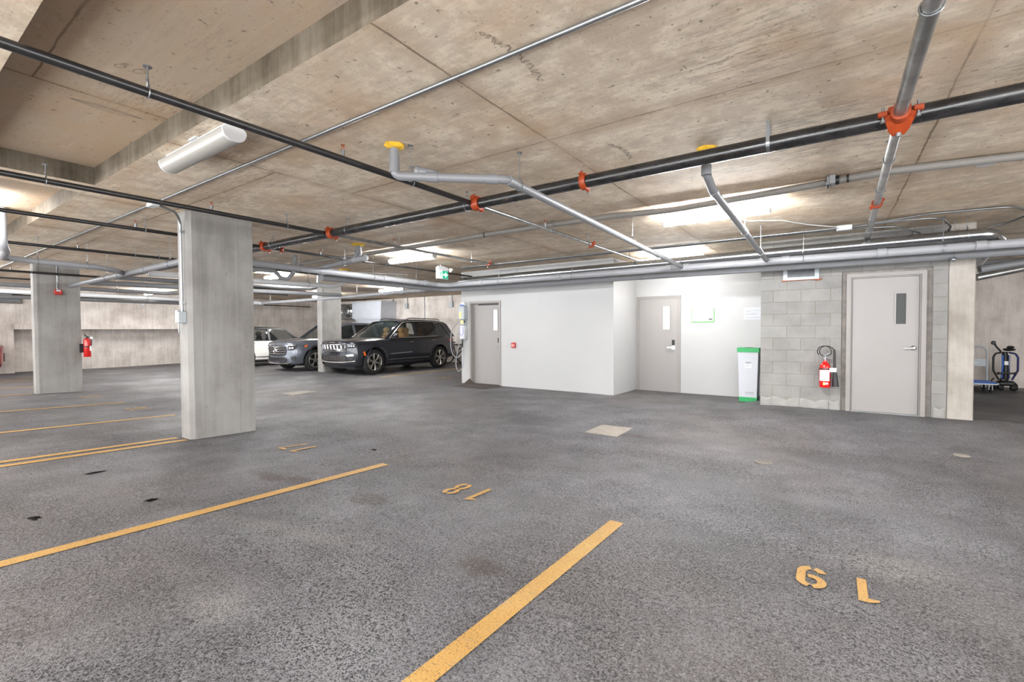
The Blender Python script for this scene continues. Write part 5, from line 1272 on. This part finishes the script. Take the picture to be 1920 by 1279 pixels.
    (bx0, bz0), (bx1, bz1) = P['rear']; glass_panel('rear_window', bx0, bz0, cab_y(bx0, bz0)-.02, bx1, bz1, cab_y(bx1, bz1)-.01, -.06, M['glassd'])
    # cabin inside: dark deck, dash, seats
    dk = MB(); dk.box(bx0+.05, wx0-.15, -yb+.06, yb-.06, zbelt-.12, zbelt-.06); dk.box(wx0-.55, wx0-.05, -yb+.1, yb-.1, zbelt-.1, zbelt+.0, bev=.03); dk.build('interior_trim', M['darkcloth'], r)
    for sx in P['seats']:
        for sy in (-.38, .38):
            q = MB(); q.box(sx-.07, sx+.06, sy-.23, sy+.23, zbelt-.15, zbelt+.10, bev=.06); q.box(sx-.075, sx+.055, sy-.17, sy+.17, zbelt+.05, zbelt+.20, bev=.06); q.sphere((sx-.03, sy, zbelt+.29), .115, 14, 8, sz=.85); q.cyl((sx-.02, sy, zbelt+.1), (sx-.02, sy, zbelt+.22), .03, 8)
            q.build('seat', P['seatmat'], r)
    # wheels
    for x in (0, -wb):
        for s in (1, -1):
            yw = s*(W-P['tw']-.012); ax = (0, s, 0); t = P['tw']
            b = MB(); b.lathe([(wr*.70, -t), (wr*.86, -t), (wr*.965, -t*.82), (wr, -t*.55), (wr, t*.55), (wr*.965, t*.82), (wr*.86, t), (wr*.70, t*.96), (wr*.69, t*.6)], (x, yw, wr), ax, 40, caps=False); tyre = b.build('wheel', M['rubber'], r)
            b = MB(); b.lathe([(wr*.70, t*.92), (wr*.66, t*.97), (wr*.63, t*.9), (wr*.62, -t*.6)], (x, yw, wr), ax, 40, caps=False); b.lathe([(0, t*.2), (wr*.64, t*.1)], (x, yw, wr), ax, 30, 1)
            rimR = wr*.66; yo = yw+s*t*.78
            for k in range(P['spokes']):
                a = 2*PI*k/P['spokes']+.3
                for da in P['split']:
                    p0 = Vector((x+.055*math.cos(a), yo+s*.004, wr+.055*math.sin(a))); pm = Vector((x+rimR*.5*math.cos(a+da*.35), yo+s*.006, wr+rimR*.5*math.sin(a+da*.35))); p1 = Vector((x+rimR*.98*math.cos(a+da), yo+s*.012, wr+rimR*.98*math.sin(a+da)))
                    b.tube([p0, pm, p1], [.020, .015, .018], 6)
            b.lathe([(0, t*.86), (.05, t*.86), (.062, t*.75), (.062, t*.4)], (x, yw, wr), ax, 18); b.build('rim', [M['alloy'], M['alloyd']], tyre)
    # arch trim, sills, seams, handles, mirrors
    for s in (1, -1):
        for x in (0, -wb):
            b = MB(); A0, A1 = -.30, PI+.30; pts = [(x+(P['ar']+.005)*math.cos(A0+(A1-A0)*i/26), wr+.01+(P['ar']+.005)*math.sin(A0+(A1-A0)*i/26)) for i in range(27)]
            for i in range(26):
                (xa, za), (xb, zb_) = pts[i], pts[i+1]; k = 1+P['archw']/P['ar']
                xc, zc_ = x+(xa-x)*k, wr+.01+(za-wr-.01)*k; xd, zd_ = x+(xb-x)*k, wr+.01+(zb_-wr-.01)*k
                f = lambda X, Z, o_: deform((X, s*(side_y(X, max(Z, P['zsill']+.02))+o_), Z))
                b.quad(f(xa, za, .016), f(xb, zb_, .016), f(xd, zd_, .004), f(xc, zc_, .004)); b.quad(f(xa, za, .016), f(xb, zb_, .016), f(xb, zb_, -.06), f(xa, za, -.06))
            b.build('arch_trim', P['archmat'], r, ang=60)
        b = MB(); zs = P['zsill']
        side_patch(b, [(-P['ar']-.06, zs-.02), (-wb+P['ar']+.06, zs-.02), (-wb+P['ar']+.06, zs+.11), (-P['ar']-.06, zs+.11)], s, .008, .02); b.build('sill', M['blackp'], r)
        if P.get('sillchrome'):
            b = MB(); strip_side(b, [(-P['ar']-.10, zs+.135), (-wb+P['ar']+.1, zs+.15)], s, .018, .012); b.build('sill_trim', M['chrome'], r)
        b = MB()
        for ln in P['seams']: strip_side(b, ln, s, .007, .0015)
        b.build('door_gap', M['dark'], r)
        for hx, hz in P['handles']:
            b = MB(); y = s*(side_y(hx, hz)+.018); b.tube([(hx+.09, s*(side_y(hx, hz)), hz), (hx+.075, y, hz), (hx-.075, y, hz), (hx-.09, s*(side_y(hx, hz)), hz)], .012, 8); b.build('door_handle', P['handlemat'], r)
        mx, mz = P['mirror']; b = MB(); ym = s*(cab_y(mx, mz)+.12); b.sphere((mx, ym, mz+.02), .10, 14, 8, sz=.72); b.box(mx-.03, mx+.03, min(s*cab_y(mx, mz), ym), max(s*cab_y(mx, mz), ym), mz-.05, mz-.02); b.build('mirror', P['mirrormat'], r)
    # underside block and shadowed belly
    b = MB(); b.box(xt+.35, xn-.45, -W*.72, W*.72, P['zsill']-.10, P['zsill']+.06); b.build('underbody', M['dark'], r)
    return R

# --- the dark slate SUV
jeep = dict(name='sport_utility_vehicle', W=1.93, nose=.83, tail=-3.80, wr=.392, wb=2.91, tw=.125, ar=.455, bow=.26, paint=M['jeeppaint'], roofpaint=M['jeeppaint'], pillar=M['jeeppaint'],
  body=[(.83, .40, .98, 1.03, .91), (.80, .27, 1.01, 1.06, .94), (.62, .25, 1.04, 1.10, .98), (.35, .25, 1.06, 1.12, 1.0), (-.20, .26, 1.09, 1.15, 1.0), (-.55, .26, 1.105, 1.14, .99), (-1.6, .26, 1.125, 1.13, .985), (-2.6, .27, 1.15, 1.155, .995), (-3.2, .30, 1.16, 1.165, .99), (-3.65, .36, 1.15, 1.16, .95), (-3.78, .42, 1.13, 1.14, .92), (-3.80, .52, 1.05, 1.08, .90)],
  yb=.90, yr=.70, zbelt=1.09, zroof=1.72, crown=.045,
  cabin=[(-.42, 1.09), (-1.22, 1.645), (-1.45, 1.70), (-2.2, 1.735), (-2.9, 1.715), (-3.35, 1.655), (-3.50, 1.58), (-3.78, 1.13), (-2.6, 1.13), (-1.6, 1.11)],
  windows=[[(-.72, 1.135), (-1.30, 1.59), (-1.52, 1.635), (-1.74, 1.65), (-1.76, 1.15), (-1.2, 1.14)], [(-1.86, 1.15), (-1.84, 1.655), (-2.3, 1.665), (-2.66, 1.655), (-2.78, 1.40), (-2.80, 1.17)], [(-2.90, 1.20), (-2.86, 1.40), (-2.78, 1.645), (-3.0, 1.635), (-3.20, 1.57), (-3.46, 1.22)]],
  wglass=[M['glass'], M['glassd'], M['glass']], chrome=[[(-.62, 1.115), (-1.29, 1.62), (-1.5, 1.66), (-2.3, 1.69), (-2.95, 1.67), (-3.24, 1.60), (-3.56, 1.19)], [(-.62, 1.115), (-1.6, 1.128), (-2.85, 1.165)]],
  roof=[(-1.20, 1.645), (-1.45, 1.70), (-2.2, 1.735), (-2.9, 1.715), (-3.35, 1.655), (-3.60, 1.60)], screen=((-.36, 1.12), (-1.20, 1.645)), rear=((-3.76, 1.15), (-3.50, 1.60)),
  seats=(-1.55, -2.45), seatmat=M['tan'], spokes=6, split=(-.17, .17), archw=.05, archmat=M['jeeppaint'], zsill=.30, sillchrome=True,
  seams=[[(-.60, .45), (-.62, 1.09)], [(-1.80, .42), (-1.80, 1.12)], [(-2.72, .80), (-2.82, 1.15)], [(-1.80, .42), (-2.45, .44), (-2.62, .62), (-2.72, .80)], [(-.60, .45), (-1.8, .42)]],
  handles=[(-1.55, .98), (-2.58, 1.02)], handlemat=M['chrome'], mirror=(-.80, 1.17), mirrormat=M['jeeppaint'])
JX, JY = -12.61, 9.36
R = make_car(jeep, (JX, JY, zf(-12.6, 10)), -PI/2, 'dark slate grey SUV with a seven-slot grille and tan seats, nearest parked car')
r = R['r']
b = MB(); nf = R['nose_patch']; nb = R['nose_bar']
nf(b, [(-.60, .78), (-.30, .765), (0, .762), (.30, .765), (.60, .78), (.62, .86), (.60, .945), (.30, .965), (0, .97), (-.30, .965), (-.60, .945), (-.62, .86)], .006); b.build('grille', M['blackp'], r)
for k in range(7):
    c = -.495+.165*k; b = MB(); pts = [(c-.062, .79), (c+.062, .79), (c+.068, .87), (c+.062, .94), (c-.062, .94), (c-.068, .87), (c-.062, .79)]; nb(b, pts, .011, .012, 2); b.build('grille_slot', M['chrome'], r)
b = MB(); nb(b, [(-.62, .755), (0, .74), (.62, .755)], .010, .008); b.build('grille_trim', M['chrome'], r)
b = MB(); nb(b, [(-.10, 1.0), (.10, 1.0)], .012, .004, 3); b.build('nose_badge', M['chrome'], r)
for s in (1, -1):
    b = MB(); nf(b, [(s*.64, .83), (s*.66, .945), (s*.80, .955), (s*.865, .95), (s*.865, .86), (s*.8, .835)][::s], .010); b.build('headlamp', M['alloyd'], r)
    b = MB(); nb(b, [(s*.65, .945), (s*.76, .955), (s*.865, .955)], .008, .014, 4); b.build('daytime_light', M['card'], r)
    b = MB()
    for yy_ in (.70, .765, .83): b.lathe([(0, .012), (.026, .010), (.030, 0)], (R['nose_x'](yy_, .9)+.012, s*yy_, .895), (1, s*.25, 0), 12)
    b.build('lamp_lens', M['chrome'], r)
    b = MB(); nf(b, [(s*.55, .63), (s*.80, .66), (s*.83, .60), (s*.62, .585)][::s], .012); b.build('fog_lamp_housing', M['chrome'], r)
    b = MB(); nf(b, [(s*.60, .575), (s*.82, .585), (s*.80, .48), (s*.70, .46)][::s], .010); b.build('air_vent', M['blackp'], r)
    b = MB(); R['side_patch'](b, [(.60, .60), (.64, .72), (.58, .735), (.53, .60)], s, .008, .01); b.build('side_marker', M['amber'], r)
    b = MB(); R['side_patch'](b, [(-3.42, .97), (-3.35, 1.06), (-3.74, 1.05), (-3.75, .94)], s, .012, .02); b.build('tail_lamp', M['tail'], r)
    b = MB(); R['strip_side'](b, [(-.62, .62), (-1.55, .645)], s, .018, .008); b.build('door_moulding', M['chrome'], r)
    b = MB(); b.tube([(-1.55, s*.66, 1.735), (-1.7, s*.665, 1.785), (-3.0, s*.665, 1.765), (-3.15, s*.66, 1.72)], .014, 8); b.build('roof_rail', M['blackp'], r)
b = MB(); nf(b, [(-.55, .44), (.55, .44), (.62, .50), (.56, .605), (-.56, .605), (-.62, .50)], .008); b.build('lower_grille', M['blackp'], r)
b = MB()
for k in range(9):
    y = -.52+.13*k; nb(b, [(y-.05, .455), (y+.05, .595)], .004, .012, 2); nb(b, [(y+.05, .455), (y-.05, .595)], .004, .012, 2)
b.build('grille_mesh', M['iron'], r)
b = MB(); nb(b, [(-.85, .44), (-.5, .405), (0, .395), (.5, .405), (.85, .44)], .020, .006); b.build('bumper_trim', M['alloy'], r)
b = MB(); b.box(-.20, .62, -.78, .78, .20, .30); b.build('front_skid', M['dark'], r)

# --- the silver grey SUV behind the column
gl = dict(name='sport_utility_vehicle', W=1.86, nose=.88, tail=-3.75, wr=.365, wb=2.83, tw=.118, ar=.43, bow=.30, paint=M['silverpaint'], roofpaint=M['silverpaint'], pillar=M['silverpaint'],
  body=[(.88, .36, .92, .96, .86), (.85, .25, .95, .99, .90), (.65, .23, 1.0, 1.05, .96), (.30, .23, 1.03, 1.09, 1.0), (-.20, .24, 1.05, 1.11, 1.0), (-.55, .24, 1.06, 1.09, .99), (-1.6, .24, 1.07, 1.08, .985), (-2.6, .25, 1.09, 1.1, .995), (-3.2, .28, 1.10, 1.11, .98), (-3.65, .34, 1.08, 1.09, .93), (-3.75, .45, 1.02, 1.04, .90)],
  yb=.86, yr=.68, zbelt=1.04, zroof=1.64, crown=.04,
  cabin=[(-.34, 1.04), (-1.05, 1.56), (-1.3, 1.62), (-2.1, 1.65), (-2.9, 1.63), (-3.4, 1.57), (-3.52, 1.5), (-3.72, 1.06), (-2.5, 1.07), (-1.5, 1.05)],
  windows=[[(-.62, 1.08), (-1.14, 1.50), (-1.38, 1.555), (-1.62, 1.57), (-1.64, 1.09)], [(-1.74, 1.09), (-1.72, 1.575), (-2.5, 1.575), (-2.62, 1.11)], [(-2.74, 1.12), (-2.64, 1.57), (-3.1, 1.55), (-3.40, 1.16)]],
  wglass=[M['glass'], M['glassd'], M['glassd']], chrome=[[(-.55, 1.06), (-1.6, 1.07), (-2.7, 1.09), (-3.42, 1.13)]],
  roof=[(-1.03, 1.56), (-1.3, 1.62), (-2.1, 1.65), (-2.9, 1.63), (-3.4, 1.57), (-3.58, 1.52)], screen=((-.28, 1.07), (-1.03, 1.56)), rear=((-3.70, 1.08), (-3.50, 1.52)),
  seats=(-1.45, -2.3), seatmat=M['darkcloth'], spokes=5, split=(-.14, .14), archw=.06, archmat=M['blackp'], zsill=.28,
  seams=[[(-.55, .43), (-.57, 1.03)], [(-1.68, .40), (-1.68, 1.06)]], handles=[(-1.45, .90), (-2.4, .93)], handlemat=M['chrome'], mirror=(-.68, 1.10), mirrormat=M['silverpaint'])
R = make_car(gl, (-15.42, 9.16, zf(-15.4, 10)), -PI/2, 'silver grey SUV half hidden by the far column, with a wide chrome-slat grille')
r = R['r']; nf, nb = R['nose_patch'], R['nose_bar']
b = MB(); nf(b, [(-.50, .56), (-.2, .53), (.2, .53), (.50, .56), (.56, .72), (.52, .84), (.25, .865), (-.25, .865), (-.52, .84), (-.56, .72)], .008); b.build('grille', M['blackp'], r)
for z, w in ((.60, .50), (.68, .535), (.76, .535), (.83, .50)):
    b = MB(); nb(b, [(-w, z), (-w*.4, z-.01), (w*.4, z-.01), (w, z)], .015, .016, 3); b.build('grille_slat', M['chrome'], r)
xb = R['nose_x'](0, .70)+.03
b = MB(); b.ring((xb, 0, .70), (1, 0, 0), .095, .012, 24, 8)
for k in range(3): a = PI/2+2*PI*k/3; b.cyl((xb, 0, .70), (xb, .095*math.cos(a), .70+.095*math.sin(a)), .010, 8)
b.build('nose_badge', M['chrome'], r)
for s in (1, -1):
    b = MB(); nf(b, [(s*.60, .72), (s*.61, .85), (s*.74, .90), (s*.855, .89), (s*.845, .78), (s*.76, .715)][::s], .012); b.build('headlamp', M['alloyd'], r)
    b = MB(); nb(b, [(s*.62, .85), (s*.74, .885), (s*.85, .875)], .008, .016, 4)
    for yy_ in (.68, .76): b.lathe([(0, .02), (.034, .016), (.042, 0)], (R['nose_x'](yy_, .8)+.010, s*yy_, .785), (1, s*.4, 0), 14)
    b.build('lamp_lens', M['chrome'], r)
    b = MB(); R['side_patch'](b, [(.60, .80), (.57, .88), (.42, .90), (.52, .82)], s, .008, .01); b.build('side_marker', M['amber'], r)
    b = MB(); nf(b, [(s*.72, .38), (s*.70, .50), (s*.80, .53), (s*.84, .47), (s*.82, .38)][::s], .012); b.build('air_vent', M['blackp'], r)
b = MB(); nf(b, [(-.50, .36), (.50, .36), (.55, .43), (.50, .47), (-.50, .47), (-.55, .43)], .010); b.build('lower_grille', M['blackp'], r)
b = MB(); nb(b, [(-.70, .33), (-.55, .285), (0, .275), (.55, .285), (.70, .33)], .026, .006); b.build('bumper_trim', M['chrome'], r)

# --- the white small car, nose to the back wall
mini = dict(name='hatchback_car', W=1.80, nose=.82, tail=-3.35, wr=.33, wb=2.60, tw=.11, ar=.39, bow=.28, paint=M['whitepaint'], roofpaint=M['blackp'], pillar=M['blackp'],
  body=[(.82, .34, .82, .88, .86), (.79, .24, .86, .93, .90), (.55, .22, .93, 1.0, .97), (.2, .22, .96, 1.03, 1.0), (-.3, .22, .98, 1.03, 1.0), (-.55, .22, .985, 1.0, .99), (-1.5, .22, .99, 1.0, .985), (-2.4, .23, 1.0, 1.01, 1.0), (-3.0, .27, 1.0, 1.01, .98), (-3.28, .33, .98, .99, .93), (-3.35, .42, .92, .94, .90)],
  yb=.84, yr=.68, zbelt=.96, zroof=1.50, crown=.035,
  cabin=[(-.30, .96), (-.88, 1.44), (-1.1, 1.48), (-1.9, 1.505), (-2.7, 1.49), (-3.05, 1.45), (-3.12, 1.4), (-3.30, .98), (-2.3, .98), (-1.3, .97)],
  windows=[[(-.50, 1.0), (-.92, 1.38), (-1.12, 1.42), (-1.52, 1.43), (-1.52, 1.0)], [(-1.60, 1.0), (-1.60, 1.435), (-2.25, 1.435), (-2.33, 1.02)], [(-2.42, 1.02), (-2.36, 1.43), (-2.85, 1.41), (-2.98, 1.06)]],
  wglass=[M['glass'], M['glass'], M['glassd']], chrome=[[(-.42, .985), (-1.5, .99), (-3.1, 1.01)]],
  roof=[(-.86, 1.44), (-1.1, 1.48), (-1.9, 1.505), (-2.7, 1.49), (-3.05, 1.45), (-3.2, 1.42)], screen=((-.24, 1.0), (-.86, 1.44)), rear=((-3.28, .99), (-3.10, 1.42)),
  seats=(-1.35, -2.1), seatmat=M['darkcloth'], spokes=5, split=(-.1, .1), archw=.07, archmat=M['blackp'], zsill=.27,
  seams=[[(-.46, .40), (-.46, .95)], [(-1.56, .38), (-1.56, .98)], [(-2.38, .65), (-2.42, .98)]], handles=[(-1.40, .88), (-2.22, .90)], handlemat=M['chrome'], mirror=(-.55, 1.02), mirrormat=M['blackp'])
R = make_car(mini, (-18.95, 11.05, zf(-19, 10)), PI/2, 'small ivory white car with a black roof seen right of the big front column')
r = R['r']
for s in (1, -1):
    b = MB(); R['side_patch'](b, [(-3.16, .78), (-3.1, .92), (-3.28, .92), (-3.3, .78)], s, .01, .02); b.build('tail_lamp', M['tail'], r)
    b = MB(); b.lathe([(0, .03), (.08, .02), (.10, 0)], (R['nose_x'](.62, .75)+.005, s*.62, .76), (1, 0, 0), 18); b.build('headlamp', M['chrome'], r)
b = MB(); R['nose_patch'](b, [(-.40, .42), (.40, .42), (.45, .55), (.38, .68), (-.38, .68), (-.45, .55)], .01); b.build('grille', M['blackp'], r)
# --- a red car almost outside the left edge
redc = dict(mini); redc.update(paint=M['redpaint'], roofpaint=M['redpaint'], pillar=M['redpaint'], mirrormat=M['redpaint'], archmat=M['redpaint'])
R = make_car(redc, (-21.35, 2.0, zf(-21, 2)), PI/2, 'dark red car of which only the nose shows at the left edge')
b = MB(); R['nose_patch'](b, [(-.40, .42), (.40, .42), (.45, .55), (.38, .68), (-.38, .68), (-.45, .55)], .01); b.build('grille', M['blackp'], R['r'])
# ================================================================== CAMERA, WORLD, COLOUR
cam = bpy.data.cameras.new('camera'); co = bpy.data.objects.new('camera', cam); C.objects.link(co); sc.camera = co
yaw, pit, rol, F = math.radians(34.75), math.radians(1.395), math.radians(-.24), 868.9
fwd = Vector((-math.sin(yaw), math.cos(yaw), 0)); rt = Vector((math.cos(yaw), math.sin(yaw), 0)); up = Vector((0, 0, 1))
f2 = fwd*math.cos(pit) - up*math.sin(pit); u2 = up*math.cos(pit) + fwd*math.sin(pit)
r2 = rt*math.cos(rol) + u2*math.sin(rol); u3 = u2*math.cos(rol) - rt*math.sin(rol)
m = Matrix((( r2.x, u3.x, -f2.x, 0), (r2.y, u3.y, -f2.y, 0), (r2.z, u3.z, -f2.z, 1.40), (0, 0, 0, 1)))
co.matrix_world = m
cam.sensor_fit = 'HORIZONTAL'; cam.sensor_width = 36.0; cam.lens = F/1920*36.0; cam.clip_start = .05; cam.clip_end = 200
w = bpy.data.worlds.new('daylight'); sc.world = w; w.use_nodes = True
bg = w.node_tree.nodes['Background']; bg.inputs['Color'].default_value = (.97, .985, 1.0, 1); bg.inputs['Strength'].default_value = 5.1
sc.view_settings.view_transform = 'Standard'; sc.view_settings.look = 'None'; sc.view_settings.gamma = 1.0; sc.view_settings.exposure = 0.5; sc.view_settings.use_curve_mapping = False
sc.cycles.max_bounces = 8; sc.cycles.diffuse_bounces = 5; sc.cycles.glossy_bounces = 4; sc.cycles.transparent_max_bounces = 12; sc.cycles.transmission_bounces = 6
sc.cycles.use_denoising = True; sc.cycles.sample_clamp_indirect = 8.0; sc.cycles.caustics_reflective = False; sc.cycles.caustics_refractive = False
for o in list(bpy.data.objects):
    if '_w' in o: del o['_w']
